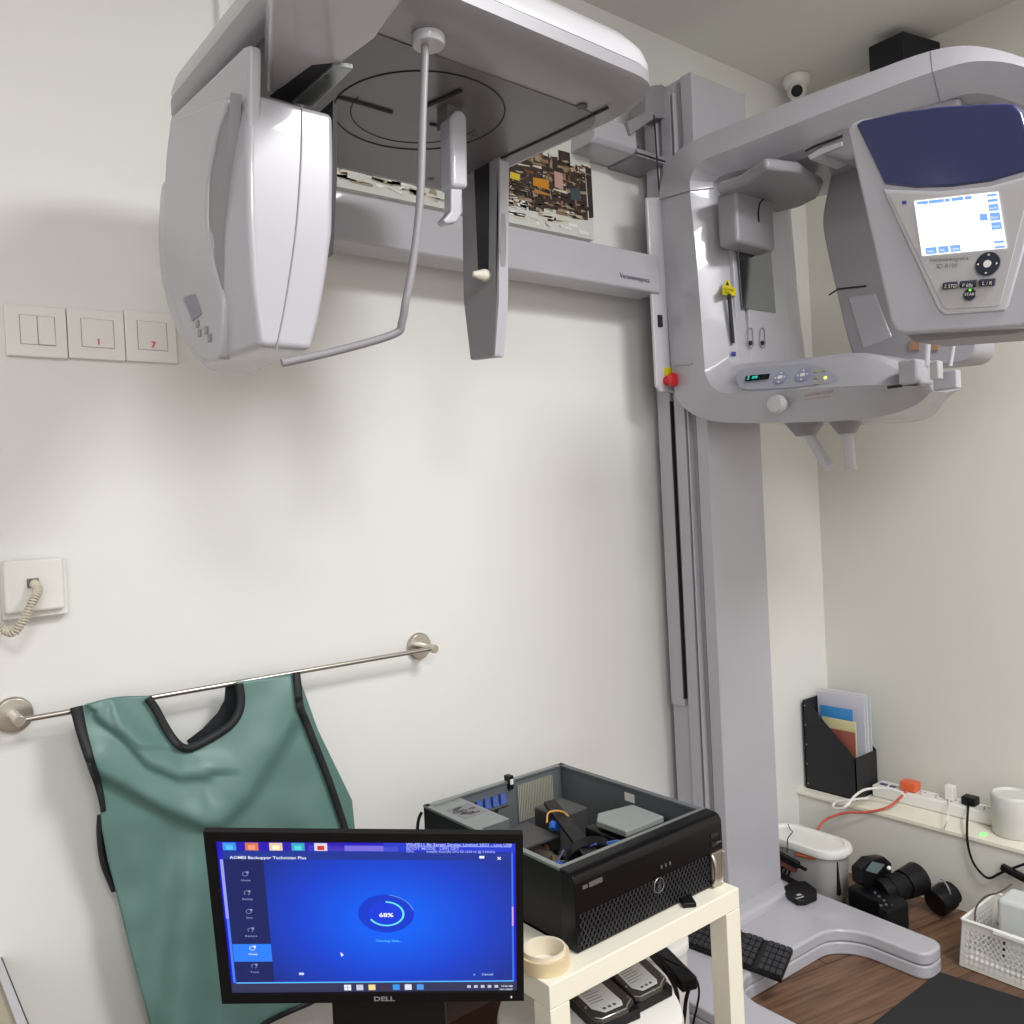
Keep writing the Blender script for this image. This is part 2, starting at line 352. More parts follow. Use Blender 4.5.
# hand grips
for (tx, ty), (bx, by), (ex, ey), wd in (((806, 420), (806, 436), (829, 468), .052), ((847, 418), (847, 434), (851, 470), .044)):
    T_ = at(tx, ty, X=1.70); B_ = at(bx, by, X=1.70)
    g = part('grip_socket', MB().lathe(B_, [(wd*.4, 0), (wd*.62, .015), (wd*1.0, (T_-B_).length+.005), (wd*.9, (T_-B_).length+.02)], 24), LILD, XM, bevel=.002)
    part('hand_grip', MB().tube(spline([B_+EZ*.015, at(ex, ey, X=1.69)], 4), [.0115]*4+[.0125], 16), LILW, XM, bevel=.004)
# chin rest assembly
part('chin_rest', MB().box(1.56, 1.63, at(927, 370, X=1.6).y, at(908, 370, X=1.6).y, at(916, 386, X=1.6).z, at(916, 361, X=1.6).z), LIL, XM, bevel=.005)
part('chin_cup', MB().box(1.55, 1.57, at(941, 370, X=1.56).y, at(932, 370, X=1.56).y, at(936, 380, X=1.56).z, at(936, 361, X=1.56).z), LILW, XM, bevel=.003)
part('chin_plate', MB().box(1.58, 1.60, at(951, 370, X=1.56).y, at(927, 370, X=1.56).y, at(940, 389, X=1.56).z, at(940, 370, X=1.56).z), LIL, XM, bevel=.003)
part('bite_rod', MB().tube([at(928, 335, X=1.6), at(927, 348, X=1.6), at(926, 366, X=1.6)], .006, 12).tube([at(955, 335, X=1.6), at(950, 366, X=1.6)], .004, 12), LILW, XM)
part('arm_clip', MB().obox(at(895, 386.5, X=XA-.002), (.002, 0, 0), (0, .014, 0), (0, 0, .0025)), GAP, XM)
# detector arm on the far side
XD = 1.78
dp = [(872, 125), (838, 150), (828, 185), (821, 222), (829, 262), (838, 300), (846, 335), (856, 366), (905, 366), (930, 366), (967, 362), (976, 352), (976, 334), (960, 325), (905, 320), (905, 180), (900, 130)]
part('detector_arm', MB().prism([at(x, y, X=XD) for x, y in rpoly(dp, 14, 4)], (.09, 0, 0)), mat('detector_grey', rgb(158, 156, 162), .4), XM, bevel=.018)
part('detector_face', MB().prism([at(x, y, X=XD-.002) for x, y in ((846, 296), (875, 292), (893, 338), (862, 350))], (.012, 0, 0)), LIL, XM, bevel=.006)
part('detector_seam', MB().tube([at(829, 295, X=XD-.001), at(838, 289, X=XD-.002), at(866, 286, X=XD-.002)], .0018, 6), GAP, XM)
dl = MB()
for x in (914, 933): dl.prism([at(x-5, 341, X=XD-.004), at(x+5, 341, X=XD-.004), at(x+5, 350, X=XD-.004), at(x-5, 350, X=XD-.004)], (.01, 0, 0))
part('amber_sticker', dl, mat('tan_sticker', rgb(168, 128, 98), .5), XM)
part('pivot_housing', MB().prism([at(x, y, X=1.60) for x, y in ((812, 152), (838, 128), (870, 118), (960, 96), (960, 130), (880, 150), (845, 160))], (.22, 0, 0)), LILD, XM, bevel=.01)
part('pivot_groove', MB().tube([at(806, 151, X=1.599), at(815, 146, X=1.597), at(842, 136, X=1.597)], .0024, 8), GAP, XM)
part('pivot_plate', MB().prism([at(x, y, X=1.597) for x, y in ((807, 156), (818, 149), (842, 141), (842, 146), (822, 154), (810, 160))], (.1, 0, 0)), LIL, XM, bevel=.002)
# display head
XH = 1.30
hd = [(846.5, 130), (851, 123), (860, 119), (935, 107), (1000, 103), (1014, 106), (1024, 122), (1052, 200), (1046, 260), (1035, 322), (1020, 327), (905, 334), (895, 331), (890, 322)]
head = part('display_head', MB().prism([at(x, y, X=XH) for x, y in hd], (.17, 0, 0)), LIL, XM, bevel=.012)
part('head_lower_lip', MB().prism([at(x, y, X=XH+.03) for x, y in ((900, 330), (1040, 318), (1034, 330), (1010, 334), (912, 342))], (.11, 0, 0)), LILD, XM, bevel=.006)
bl = [(855.5, 124), (862, 120), (900, 111.5), (940, 106), (985, 103), (1013, 103), (1021, 112), (1033, 150), (1036, 166), (1024, 171), (990, 181), (950, 186.5), (915, 187.5), (884, 184)]
hb = part('blue_cover', MB().prism([at(x, y, X=XH-.004) for x, y in bl], (.09, 0, 0)), mat('navy_blue_cover', rgb(46, 52, 98), .22, coat=.5), XM, 'glossy navy blue cover', bevel=.004)
fr = [(882, 189), (940, 191), (990, 186), (1037, 173), (1040, 190), (1008, 305), (1004, 311), (945, 315), (938, 310)]
part('panel_frame', MB().prism([at(x, y, X=XH-.003) for x, y in fr], (.01, 0, 0)), LILW, XM, bevel=.003)
inn = [(888, 193), (940, 195), (990, 190), (1032, 178), (1000, 304), (997, 306), (946, 309), (943, 306)]
part('instrument_panel', MB().prism([at(x, y, X=XH-.0045) for x, y in inn], (.01, 0, 0)), mat('silver_grey_panel', rgb(184, 182, 184), .35), XM)
# touch screen
def hx(px, py, l=.006): return at(px, py, X=XH-l)
def hq(u, v, l=.006):  # u,v in 0..1 over the screen
    tl, tr, br, bl_ = (914, 201), (998, 191.5), (1007, 248), (922, 256)
    x = lerp(lerp(tl[0], tr[0], u), lerp(bl_[0], br[0], u), v); y = lerp(lerp(tl[1], tr[1], u), lerp(bl_[1], br[1], u), v); return hx(x, y, l)
def hrect(mb, u0, v0, u1, v1, l): mb.add([hq(u0, v0, l), hq(u1, v0, l), hq(u1, v1, l), hq(u0, v1, l)], [(0, 1, 2, 3)])
ts = MB(); hrect(ts, 0, 0, 1, 1, .0062); ts.mat(1)
for u0, v0, u1, v1 in ((.03, .02, .10, .07), (.1, .02, .16, .08), (.17, .02, .35, .08), (.36, .02, .42, .08), (.44, .02, .58, .08), (.6, .02, .68, .08), (.05, .86, .18, .98), (.2, .86, .32, .98), (.34, .86, .46, .98),
                       (.86, .03, .98, .07), (.86, .12, .98, .17), (.86, .21, .98, .33), (.86, .36, .98, .5), (.86, .53, .98, .66), (.74, .36, .83, .48), (.86, .86, .98, .9), (.86, .95, .98, .99)): hrect(ts, u0, v0, u1, v1, .0064)
ts.mat(2)
for u0, v0, s in ((.07, .95, 'PAN'), (.21, .95, 'TMJ'), (.35, .95, 'CEPH'), (.87, .30, 'AUTO'), (.87, .46, 'Pano'), (.87, .62, 'Adult')): ts.text(s, hq(u0, v0, .0066), (hq(1, 0)-hq(0, 0)).normalized(), (hq(0, 0)-hq(0, 1)).normalized(), .0048)
part('touch_screen', ts, [emis('screen_white', 255, 255, 252, 1.4), emis('screen_blue', 120, 165, 230, 1.2), emis('screen_label', 235, 243, 255, 1.3)], XM, 'lit white touch screen with blue keys')
uxh = (hq(1, 0)-hq(0, 0)).normalized(); uyh = (hq(0, 0)-hq(0, 1)).normalized(); uyh = (uyh-uxh*uyh.dot(uxh)).normalized()
nb = MB(); c = hx(988, 264, .0055)
nb.mat(0).cyl(c, c-EX*.002, .0165, n=32); nb.mat(1).cyl(c-EX*.002, c-EX*.003, .0052, n=20)
for k in range(4):
    a_ = k*math.pi/2; d = uxh*math.cos(a_)+uyh*math.sin(a_); e = uyh*math.cos(a_)-uxh*math.sin(a_); p = c-EX*.0024+d*.0125
    nb.add([p+d*.002, p-d*.001+e*.002, p-d*.001-e*.002], [(0, 1, 2)])
nb.mat(0)
for (xa, ya), (xb, yb) in (((944, 286), (957, 284.7)), ((961, 284.5), (976, 283.3)), ((980, 283), (995, 281.8))): nb.tube([hx(xa, ya), hx(xb, yb)], .0052, 10)
c = hx(970, 294.5); nb.cyl(c, c-EX*.002, .0085, n=24)
nb.mat(1).text('START', c-EX*.003-uxh*.0065-uyh*.002, uxh, uyh, .006)
for s, x, y in (('2 STD', 944, 288), ('F 60s', 962, 287), ('L / R', 982, 285)): nb.text(s, hx(x, y, .0125), uxh, uyh, .007)
nb.mat(2).cyl(hx(970, 290, .009), hx(970, 290, .010), .0018, n=10)
part('keypad', nb, [mat('navy_key', rgb(44, 46, 62), .35), WHT, emis('green_led', 120, 230, 60, 1.5)], XM, 'dark navy round dial and pill keys')
hl = MB().mat(0).text('Veraviewepocs', hx(929, 262, .0052), uxh, uyh, .0085, sx=1.1).text('3D R100', hx(935, 268.5, .0052), uxh, uyh, .009)
part('panel_lettering', hl, mat('grey_ink', rgb(110, 110, 120), .5), XM)
part('maker_badge', MB().prism([hx(902, 201, .0052), hx(906, 200.5, .0052), hx(906.3, 204, .0052), hx(902.3, 204.5, .0052)], (.0004, 0, 0)), MATS['blue_badge'], XM)
# --- side plate with emergency switch
YS = -.122
sp_ = [at(x, y, Y=YS) for x, y in ((647, 197), (690, 197), (690, 393), (661, 392), (657, 386))]
part('side_plate', MB().prism(sp_, (0, .010, 0)), LILW, XM, bevel=.004)
part('power_switch', MB().obox(at(660, 321, Y=YS-.002), (.0065, 0, 0), (0, .003, 0), (0, 0, .014)), GAP, XM)
part('emergency_stop', MB().lathe(at(666, 381, Y=YS), [(.0, .03), (.014, .029), (.017, .025), (.017, .018), (.011, .014), (.011, 0)], 24, (0, -1, 0)), mat('red_button', rgb(205, 40, 50), .35), XM, 'red mushroom stop button')
part('stop_label', MB().obox(at(668, 372, Y=YS-.001), (.012, 0, 0), (0, .002, 0), (0, 0, .010)), MATS['yellow_label'], XM)

# --- ceph arm (beam) and its lettering
zb0, zb1 = 1.600, 1.691
beam = part('ceph_beam', MB().box(.55, XA+.01, -.13, -.055, zb0, zb1), LIL, XM, bevel=.006)
part('beam_lettering', MB().text('Veraviewepocs', at(620, 277.5, Y=-.1312), EX, EZ, .0165, bold=.01), mat('slate_ink', rgb(70, 76, 92), .5), XM)
part('beam_end_gap', MB().box(XA-.006, XA+.003, -.128, -.1, zb0+.002, zb1-.002), GAP, XM)
# --- ceph head
def headring(g, z, near=0):
    p = rpoly([(.378+g, -.275-g), (.874-g, -.275-g), (.914-g, -.735+g+near), (.385+g, -.75+g+near)], [.06, .03, .07-g*.3, .10-g*.5], 8)
    return [Vector((q_.x, q_.y, z)) for q_ in p]
zu = 1.66
hr = [headring(.016, zu, .060), headring(.010, zu, .03), headring(.002, zu+.006, .008), headring(0, zu+.012), headring(0, zu+.028)]
hr2 = [headring(0.0015, zu+.030), headring(.001, zu+.04), headring(.006, zu+.056), headring(.02, zu+.074), headring(.05, zu+.09), headring(.09, zu+.097)]
part('ceph_head_lower_shell', MB().loft(hr), mat('head_shade_plastic', rgb(150, 148, 155), .34, coat=.2), XM, angle=40)  # same plastic as the machine; shade under the head put into a darker grey
part('ceph_head_upper_shell', MB().loft(hr2), LILW, XM, angle=50)
part('ceph_head_underside', MB().prism(headring(.020, zu-.0015, .070), (0, 0, .002)), UND, XM)
ug = MB()
def ring_(c, r, w_=.0009, a0=0, a1=2*math.pi, n=72):
    ug.tube([c+Vector((math.cos(lerp(a0, a1, k/n))*r, math.sin(lerp(a0, a1, k/n))*r, 0)) for k in range(n+1)], w_, 5)
cc = at(420, 114, Z=zu-.0018); ring_(cc, .117, .0011); ring_(cc-EY*.0, .094, .0007, math.pi*.0, math.pi*1.0)
ug.tube([at(338, 97, Z=zu-.002), at(355, 101, Z=zu-.002), at(392, 112, Z=zu-.002)], .0030, 6)
ug.tube([at(430, 123.5, Z=zu-.002), at(445, 127, Z=zu-.002)], .0026, 6)
ug.tube([at(427, 105, Z=zu-.002), at(461, 89.5, Z=zu-.002)], .0038, 6)
ug.tube([at(497, 160, Z=zu-.002), at(550, 136, Z=zu-.002), at(608, 107.5, Z=zu-.002)], .0022, 6)
part('underside_groove', ug, GAP, XM)
for x, y, r in ((582, 106.5, .008), (431, 179, .005), (473, 135, .0025), (443, 182.5, .0022)):
    c = at(x, y, Z=zu-.0016); part('screw_plug', MB().cyl(c, c-EZ*.0008, r, n=16), mat('plug_grey', rgb(70, 68, 70), .5), XM)
# stand-off rod of the handle
YN_ = -.625
D0 = at(428, 36, Z=zu); rodz = at(402, 325, X=D0.x).z
hr_ = part('handle_disc', MB().lathe(D0, [(.018, -.012), (.0195, -.009), (.0195, .0)], 28), LILW, XM, bevel=.001)
pth = [D0+Vector((-.004, 0, -.008)), D0+Vector((-.005, .005, -.17))]
r1 = at(406, 300, Y=D0.y+.01); r2 = at(402, 322, Y=D0.y+.018); r3 = at(394, 334, Y=D0.y+.025); r4 = at(340, 350, Y=-.64); r5 = at(282, 363, Y=YN_-.004)
part('bent_handle', MB().tube(spline([pth[0], at(423, 110, Y=D0.y), at(420, 200, Y=D0.y+.002), at(413, 262, Y=D0.y+.006), r1, r2, r3, r4, r5], 8), .0046, 14), LILD, XM, 'long thin bent grab handle')
# forehead support
yn = at(455, 100, Z=zu).y
def ynp(x, y, dy=0): return at(x, y, Y=yn+dy)
part('forehead_support', MB().prism([ynp(x, y) for x, y in ((451, 118), (456, 109), (463, 109), (468, 117), (469, 188), (452, 187))], (0, .03, 0)), LIL, XM, bevel=.006)
part('support_hanger', MB().prism([ynp(x, y, .012) for x, y in ((447, 92), (462, 96), (464, 130), (447, 125))], (0, .025, 0)), UND, XM, bevel=.001)
part('nasion_rest', MB().prism([ynp(x, y, .006) for x, y in ((451, 186), (463, 188), (462, 214), (457, 222), (447, 224), (443, 220), (451, 211))], (0, .018, 0)), LIL, XM, bevel=.003)
# ear-rod plate
XE = .835
def ye(x, y, l=0): return at(x, y, X=XE-l)
part('ear_rod_plate', MB().prism([ye(x, y) for x, y in ((461, 172), (489, 150), (499, 152), (500, 250), (495, 357), (470, 360), (463, 300))], (.014, 0, 0)), LILD, XM, bevel=.003)
part('ear_plate_edge', MB().prism([ye(x, y) for x, y in ((497, 160), (500, 160), (499, 300), (495, 356), (492, 357), (496, 300))], (.018, 0, 0)), LIL, XM)
part('ear_plate_slot', MB().prism([ye(x, y, .001) for x, y in ((474, 170), (489, 158), (488, 268), (485, 272), (478, 270))], (.002, 0, 0)), mat('navy_black_slot', rgb(14, 17, 26), .4), XM)
part('ear_rod', MB().tube([ye(487, 276, -.004), ye(484, 275, .012), ye(473, 274, .03)], [.010, .0095, .004], 14), CREAM, XM)
part('ear_block', MB().prism([ye(x, y, -.003) for x, y in ((469, 118), (487, 145), (488, 166), (469, 172))], (.02, 0, 0)), UND, XM, bevel=.002)
# --- sensor cradle and rail

zk = 1.602
ck2 = [at(x, y, Z=zk) for x, y in ((267, 96), (300, 84), (345, 63), (376, 40), (405, 0), (418, -30), (272, -30))]
part('sensor_cradle', MB().prism(ck2, (0, 0, zu-zk+.004)), LIL, XM, bevel=.006)
part('slide_rail', MB().prism([at(x, y, Z=zk-.004) for x, y in ((292, 103), (333, 66), (353, 69), (314, 107))], (0, 0, .006)), ALU, XM, bevel=.001)
part('rail_shadow_gap', MB().prism([at(x, y, Z=zk-.001) for x, y in ((270, 97), (312, 66), (333, 64), (294, 104))], (0, 0, .002)), GAP, XM)
c = at(327, 77, Z=zk-.0045); part('screw_plug', MB().cyl(c, c-EZ*.001, .003, n=12), MATS['plug_grey'], XM)
# --- sensor housing, lofted between its near, far and right edges
YN = -.625
Nl = [at(*p, Y=YN) for p in ((250, 44), (249, 100), (247, 160), (248, 220), (252, 280), (258, 325), (262, 352))]
Xn = sum(p.x for p in Nl)/len(Nl)
Rl = [at(*p, Y=YN) for p in ((334, 106), (335, 160), (334, 230), (328, 275), (320, 320), (312, 349))]
Fl = [at(*p, X=Xn) for p in ((169, 118), (161, 155), (157, 200), (158, 235), (163, 280), (172, 318), (188, 355), (204, 369))]
tN = [(p.z, p.x) for p in Nl]; tR = [(p.z, p.x) for p in Rl]; tF = [(p.z, p.y) for p in Fl]
ztop = at(300, 104, Y=YN).z
zs = [1.298+(ztop-1.298)*k/14 for k in range(15)]
secs = []
for z in zs:
    xn, xr, yf = interp(tN, z), interp(tR, z), interp(tF, z)
    lowk = max(0, (1.31-z)/.025); yf = min(yf, -.36) if False else yf
    secs.append([Vector((xn, YN, z)), Vector((xr, YN, z)), Vector((xr, yf-.0, z)), Vector((xn+.02, yf+.0, z)), Vector((xn-.004, yf-.015, z)), Vector((xn-.012, (YN+yf)/2, z)), Vector((xn-.006, YN+.05, z))])
sens = part('sensor_housing', MB().loft(secs), LIL, XM, bevel=.008, angle=50)
part('sensor_top_ear', MB().prism([at(x, y, X=Xn+.001) for x, y in ((249, 44), (243, 46), (200, 88), (170, 117), (166, 152), (248, 150))], (.015, 0, 0)), LIL, XM, bevel=.005)
part('sensor_seam', MB().tube(spline([at(x, y, Y=YN-.0005) for x, y in ((302, 106), (301, 160), (296, 230), (286, 300), (276, 351))]), .0009, 6), LILD, XM)
part('sensor_back_gap', MB().prism([at(x, y, Y=YN+.01) for x, y in ((333, 100), (337, 108), (337, 180), (333, 255), (328, 258), (332, 180))], (0, .2, 0)), GAP, XM)
Xl = Xn-.016
cov = [(172, 119), (166, 150), (163, 200), (164, 238), (169, 280), (178, 318), (192, 350), (208, 362), (219, 360), (221, 330), (222, 298), (212, 262), (206, 225), (207, 180), (216, 135), (230, 94)]
part('side_cover', MB().prism([at(x, y, X=Xl) for x, y in rpoly(cov, 10, 3)], (.016, 0, 0)), LIL, XM, bevel=.004)
part('leaf_recess', MB().prism([at(x, y, X=Xl+.003) for x, y in ((231, 92), (216, 135), (207, 180), (206, 225), (212, 262), (222, 298), (223, 240), (226, 170))], (.012, 0, 0)), LILD, XM)
def sl(x, y, l=.0012): return at(x, y, X=Xl-l)
sk = MB().mat(0).prism([sl(183, 297), sl(195, 294), sl(201, 314), sl(192, 321)], (.001, 0, 0)).mat(1)
for x, y in ((197, 324), (199, 333), (206, 330), (209, 338)): sk.obox(sl(x, y), (.0005, 0, 0), (0, .004, 0), (0, 0, .004))
part('rating_label', sk, [mat('label_grey_blue', rgb(140, 140, 156), .5), mat('label_grey', rgb(150, 146, 146), .5)], XM)

# ================================================================ LOW CABINET AT THE LOWER LEFT
BZ_ = .47; q1 = at(29, 1024, Z=BZ_); q0 = at(0, 952, Z=BZ_); dq = (q1-q0).normalized(); qa = q0-dq*.02; qb = q1+dq*.5; nq = Vector((dq.y, -dq.x, 0)); nq = nq if nq.x < 0 else -nq
def strip_(o0, o1, z0_, z1_): return MB().prism([Vector((p.x, p.y, z0_)) for p in (qa+nq*o0, qb+nq*o0, qb+nq*o1, qa+nq*o1)], (0, 0, z1_-z0_))
LB = thing('low_cabinet', 'low beige cabinet with a grey edge strip just entering the lower left corner', 'cabinet', (q1.x-.15, q1.y, 0))
part('body', strip_(.012, .40, 0, BZ_-.006), mat('beige_board', rgb(178, 170, 150), .5), LB)
part('edge_strip', strip_(.0015, .012, BZ_-.04, BZ_), LILW, LB)
part('edge_gap', strip_(0, .0015, BZ_-.04, BZ_+.0003), GAP, LB)
part('top', strip_(.036, .40, BZ_-.006, BZ_+.002), mat('red_brown_wood', rgb(92, 52, 40), .4, vary=.15), LB)

# ================================================================ PAINTING
yc = -.018
def pc(x, y, l=0): return at(x, y, Y=yc-l)
pr = at(594, 240, Y=yc); px1 = pr.x; pz0 = pr.z; px0 = at(300, 180, Y=yc).x; pz1 = pz0+.42
PT = thing('abstract_painting', 'unframed abstract canvas of brown and gold cityscape blocks on the wall behind the x-ray beam', 'painting', (px0/2+px1/2, yc, pz0))
part('canvas', MB().box(px0, px1, yc, -.001, pz0, pz1), mat('canvas_white', rgb(206, 207, 200), .8, bump=.4, bscale=120), PT)
pp = MB(); rnd = random.Random(3)
def prect(x0, x1, z0, z1, k, l): pp.mat(k); j = lambda: rnd.uniform(-.004, .004); pp.add([(x0+j(), yc-l, z0+j()), (x1+j(), yc-l, z0+j()), (x1+j(), yc-l, z1+j()), (x0+j(), yc-l, z1+j())], [(0, 1, 2, 3)])
zb_ = pz0+.045
x = px0
while x < px1-.01:          # ragged skyline of dark blocks
    w_ = rnd.uniform(.025, .06); h = rnd.uniform(.10, .165); x1 = min(x+w_, px1); prect(x, x1, zb_+rnd.uniform(-.01, .008), zb_+h, 0, .0006); x = x1
for _ in range(1000):
    x = rnd.uniform(px0, px1-.03); z = rnd.uniform(zb_, zb_+.13); k = rnd.choice((1, 1, 2, 3, 0, 0, 0, 5, 5, 7, 7))
    if rnd.random() < .6: prect(x, x+rnd.uniform(.008, .04), z, z+rnd.uniform(.0012, .003), k, .0008+rnd.random()*.0006)
    else: prect(x, x+rnd.uniform(.0015, .004), z, min(z+rnd.uniform(.006, .022), zb_+.15), k, .0008+rnd.random()*.0006)
for _ in range(110):
    x = rnd.uniform(px0, px1-.05); z = rnd.uniform(pz0+.01, zb_+.01); prect(x, x+rnd.uniform(.01, .05), z, z+rnd.uniform(.002, .007), rnd.choice((3, 6, 6, 7)), .0012)
for (xa, ya, xb, yb, k) in ((510, 171, 520, 182, 8), (533, 177, 549, 190, 9), (533, 190, 550, 197, 4), (553, 170, 562, 189, 10), (570, 188, 580, 202, 11)):
    a = pc(xa, ya); b = pc(xb, yb); prect(a.x, b.x, b.z, a.z, k, .0022)
PK = [('paint_dark_brown', 52, 36, 30), ('paint_tan', 134, 104, 78), ('paint_rust', 120, 72, 44), ('paint_bone', 214, 204, 186), ('paint_ochre', 176, 120, 50), ('paint_black', 26, 20, 20),
      ('paint_white', 232, 232, 224), ('paint_khaki', 150, 142, 116), ('paint_yellow', 208, 184, 40), ('paint_amber', 196, 130, 30), ('paint_pink', 186, 150, 138), ('paint_slate', 62, 72, 80)]
part('paint_strokes', pp, [mat(n, rgb(r, g, b), .6) for n, r, g, b in PK], PT, recalc=False)

# ================================================================ LIGHT SWITCHES, PHONE SOCKET
sw = [((5.5, 305), (67, 309), (65, 358.5), (2.9, 357), 'leftmost', 2), ((67.6, 309.5), (124.6, 312), (122.5, 361.5), (65.5, 358.8), 'mid', 1), ((125, 312), (177, 314), (174, 364), (122.8, 361.8), 'right', 1)]
lab = ['white wall switch plate with two narrow rockers, leftmost of the row', 'white wall switch plate with one wide rocker, in the middle of the row', 'white wall switch plate nearest the grey sensor housing, one wide rocker']
for n, (a, b, c, d, _, nr) in enumerate(sw):
    A = [at(*p, Y=-.001) for p in (a, b, c, d)]
    x0 = (A[0].x+A[3].x)/2+.0002; x1 = (A[1].x+A[2].x)/2-.0002; z1 = (A[0].z+A[1].z)/2; z0 = (A[2].z+A[3].z)/2; z1 -= .0; wx = x1-x0
    T = thing('light_switch', lab[n], 'light switch', ((x0+x1)/2, 0, z0), 'row of wall switches')
    part('face_plate', MB().box(x0, x1, -.010, -.0005, z0, z1), WHT2, T, bevel=.0025)
    bx0, bx1 = x0+wx*.23, x1-wx*.2; bz0_, bz1_ = z0+(z1-z0)*.24, z1-(z1-z0)*.2
    part('rocker_recess', MB().box(bx0-.0004, bx1+.0004, -.0106, -.009, bz0_-.0004, bz1_+.0004), LILD, T)
    for k in range(nr):
        u0 = lerp(bx0, bx1, k/nr)+.0006; u1 = lerp(bx0, bx1, (k+1)/nr)-.0006
        rk = part('rocker', MB().add([(u0, -.009, bz0_), (u1, -.009, bz0_), (u1, -.009, bz1_), (u0, -.009, bz1_), (u0, -.0155 if (k and nr > 1) else -.0125, bz0_), (u1, -.0155 if (k and nr > 1) else -.0125, bz0_), (u1, -.011, bz1_), (u0, -.011, bz1_)],
                                       [(0, 3, 2, 1), (4, 5, 6, 7), (0, 1, 5, 4), (2, 3, 7, 6), (1, 2, 6, 5), (0, 4, 7, 3)]), WHT, T, bevel=.0006)
    if n:
        part('red_mark', MB().text('1' if n == 1 else '7', ((bx0+bx1)/2, -.0138, bz0_+.004), EX, EZ, .014, 'CENTER', .03), mat('red_marker', rgb(226, 90, 80), .5), T)
A = [at(*p, Y=-.001) for p in ((-4, 560), (57, 559), (62, 607), (3, 612))]
sx0, sx1, sz1, sz0 = A[3].x-.002, A[2].x-.001, A[1].z+.004, A[2].z
SK = thing('phone_socket', 'white square telephone wall socket with a coiled cord plugged in', 'socket', ((sx0+sx1)/2, 0, sz0))
part('mounting_box', MB().box(sx0-.001, sx1+.007, -.022, -.0005, sz0-.010, sz1-.004), WHT, SK, bevel=.003)
part('face_plate', MB().box(sx0, sx1, -.036, -.021, sz0, sz1), WHT, SK, bevel=.005)
jc = at(33, 583, Y=-.037)
part('jack', MB().obox(jc, (.008, 0, 0), (0, .0015, 0), (0, 0, .007)), [mat('jack_beige', rgb(120, 112, 98), .5)], SK)
path = spline([jc-EY*.004, at(38, 590, Y=-.06), at(32, 603, Y=-.075), at(22, 622, Y=-.075), at(14, 632, Y=-.07), at(4, 630, Y=-.06), at(-12, 615, Y=-.06), at(-40, 600, Y=-.06)], 14)
coil = []; L = 0; ref = None
fine = spline(path, 6)
for i in range(len(fine)-1):
    t = (fine[i+1]-fine[i]); L += t.length
    if t.length < 1e-7: continue
    t.normalize(); ref = t.orthogonal() if ref is None else (ref-t*ref.dot(t)); ref.normalize(); b = t.cross(ref); ph = L/.0042*2*math.pi
    coil.append(fine[i]+(ref*math.cos(ph)+b*math.sin(ph))*.0052)
cl2 = [coil[0]]
for p in coil[1:]:
    n_ = max(1, int((p-cl2[-1]).length/.0022))
    for k in range(n_): cl2.append(lerp(cl2[-1], p, 1/(n_-k)))
solo('coiled_cord', 'cream coiled telephone cord looping from the wall socket', 'cord', MB().tube(fine, .0034, 6).tube(coil, .0017, 5), mat('cream_cord', rgb(216, 208, 190), .5))

# ================================================================ TOWEL RAIL + LEAD APRON
yb_ = -.055
bl_, br_ = at(28, 719, Y=yb_), at(430, 649, Y=yb_)
zr = (bl_.z+br_.z)/2
TR = thing('towel_rail', 'thin brushed steel wall rail holding the green apron', 'rail', ((bl_.x+br_.x)/2, 0, zr))
part('bar', MB().cyl((bl_.x-.015, yb_, bl_.z), (br_.x+.01, yb_, br_.z), .0045, n=16), CHR, TR)
for p in (bl_, br_):
    c = Vector((p.x-(.012 if p is bl_ else -.006), 0, p.z))
    fl = part('flange', MB().lathe(c, [(.0275, 0.0005), (.0275, .007), (.025, .010), (.008, .011)], 32, (0, -1, 0)), CHR, TR, bevel=.0008)
    part('post', MB().cyl(c-EY*.009, c-EY*(abs(yb_)+.010), .0085, n=20), CHR, TR, bevel=.001)
AP = thing('lead_apron', 'sea green lead apron with black binding draped over the wall rail', 'apron', ((bl_.x+br_.x)/2-.15, yb_, .2))
def gauss(d, s): return math.exp(-(d/s)**2)
def dcurve(x, y, pts):
    best = 1e9; sg = 1
    for (ax, ay), (bx, by) in zip(pts, pts[1:]):
        dx, dy = bx-ax, by-ay; t = max(0, min(1, ((x-ax)*dx+(y-ay)*dy)/(dx*dx+dy*dy))); ex, ey = x-(ax+dx*t), y-(ay+dy*t); d = math.hypot(ex, ey)
        if d < best: best = d; sg = 1 if (dx*ey-dy*ex) > 0 else -1
    return best, sg
FC = [([(98, 768), (130, 785), (165, 805), (205, 822), (218, 822), (245, 795), (270, 755), (296, 710)], .024, 26), ([(100, 715), (125, 735), (150, 762), (180, 775), (206, 773)], .015, 17), ([(113, 712), (118, 725), (140, 745), (185, 748)], .006, 9)]
def cloth(px, py, off=0.0):
    d = .0
    for pts, A_, s in FC:
        dist, sg = dcurve(px, py, pts)
        d += A_*(gauss(dist, s*1.3) if sg < 0 else gauss(dist, s*.28))   # a roll of cloth that ends in a sharp lower fold
    d += .012*math.sin(px*.045+py*.006)*max(0, min(1, (py-800)/90)) + .006*math.sin(px*.11+1+py*.012)*max(0, min(1, (py-780)/90))
    d += .003*noise.noise(Vector((px*.03, py*.03, 0)))
    base = -.062-.012*min(1, max(0, (py-700)/120))
    return at(px, py, Y=base-d-off)
LE = [(690, 68), (710, 71), (735, 78), (760, 86), (785, 94), (805, 100), (830, 102.5), (860, 108), (900, 118), (950, 130), (990, 141), (1024, 150), (1060, 160)]
RE = [(673, 299), (690, 301), (705, 303), (722, 309), (745, 318), (775, 330), (800, 338), (832, 349), (870, 358), (920, 362), (1000, 350), (1060, 330)]
NLp = [(696, 150), (707, 158), (722, 166), (735, 174), (743, 181), (746, 188)]
NR = [(682, 236), (698, 238), (711, 236), (723, 228), (734, 212), (744, 195), (746, 188)]
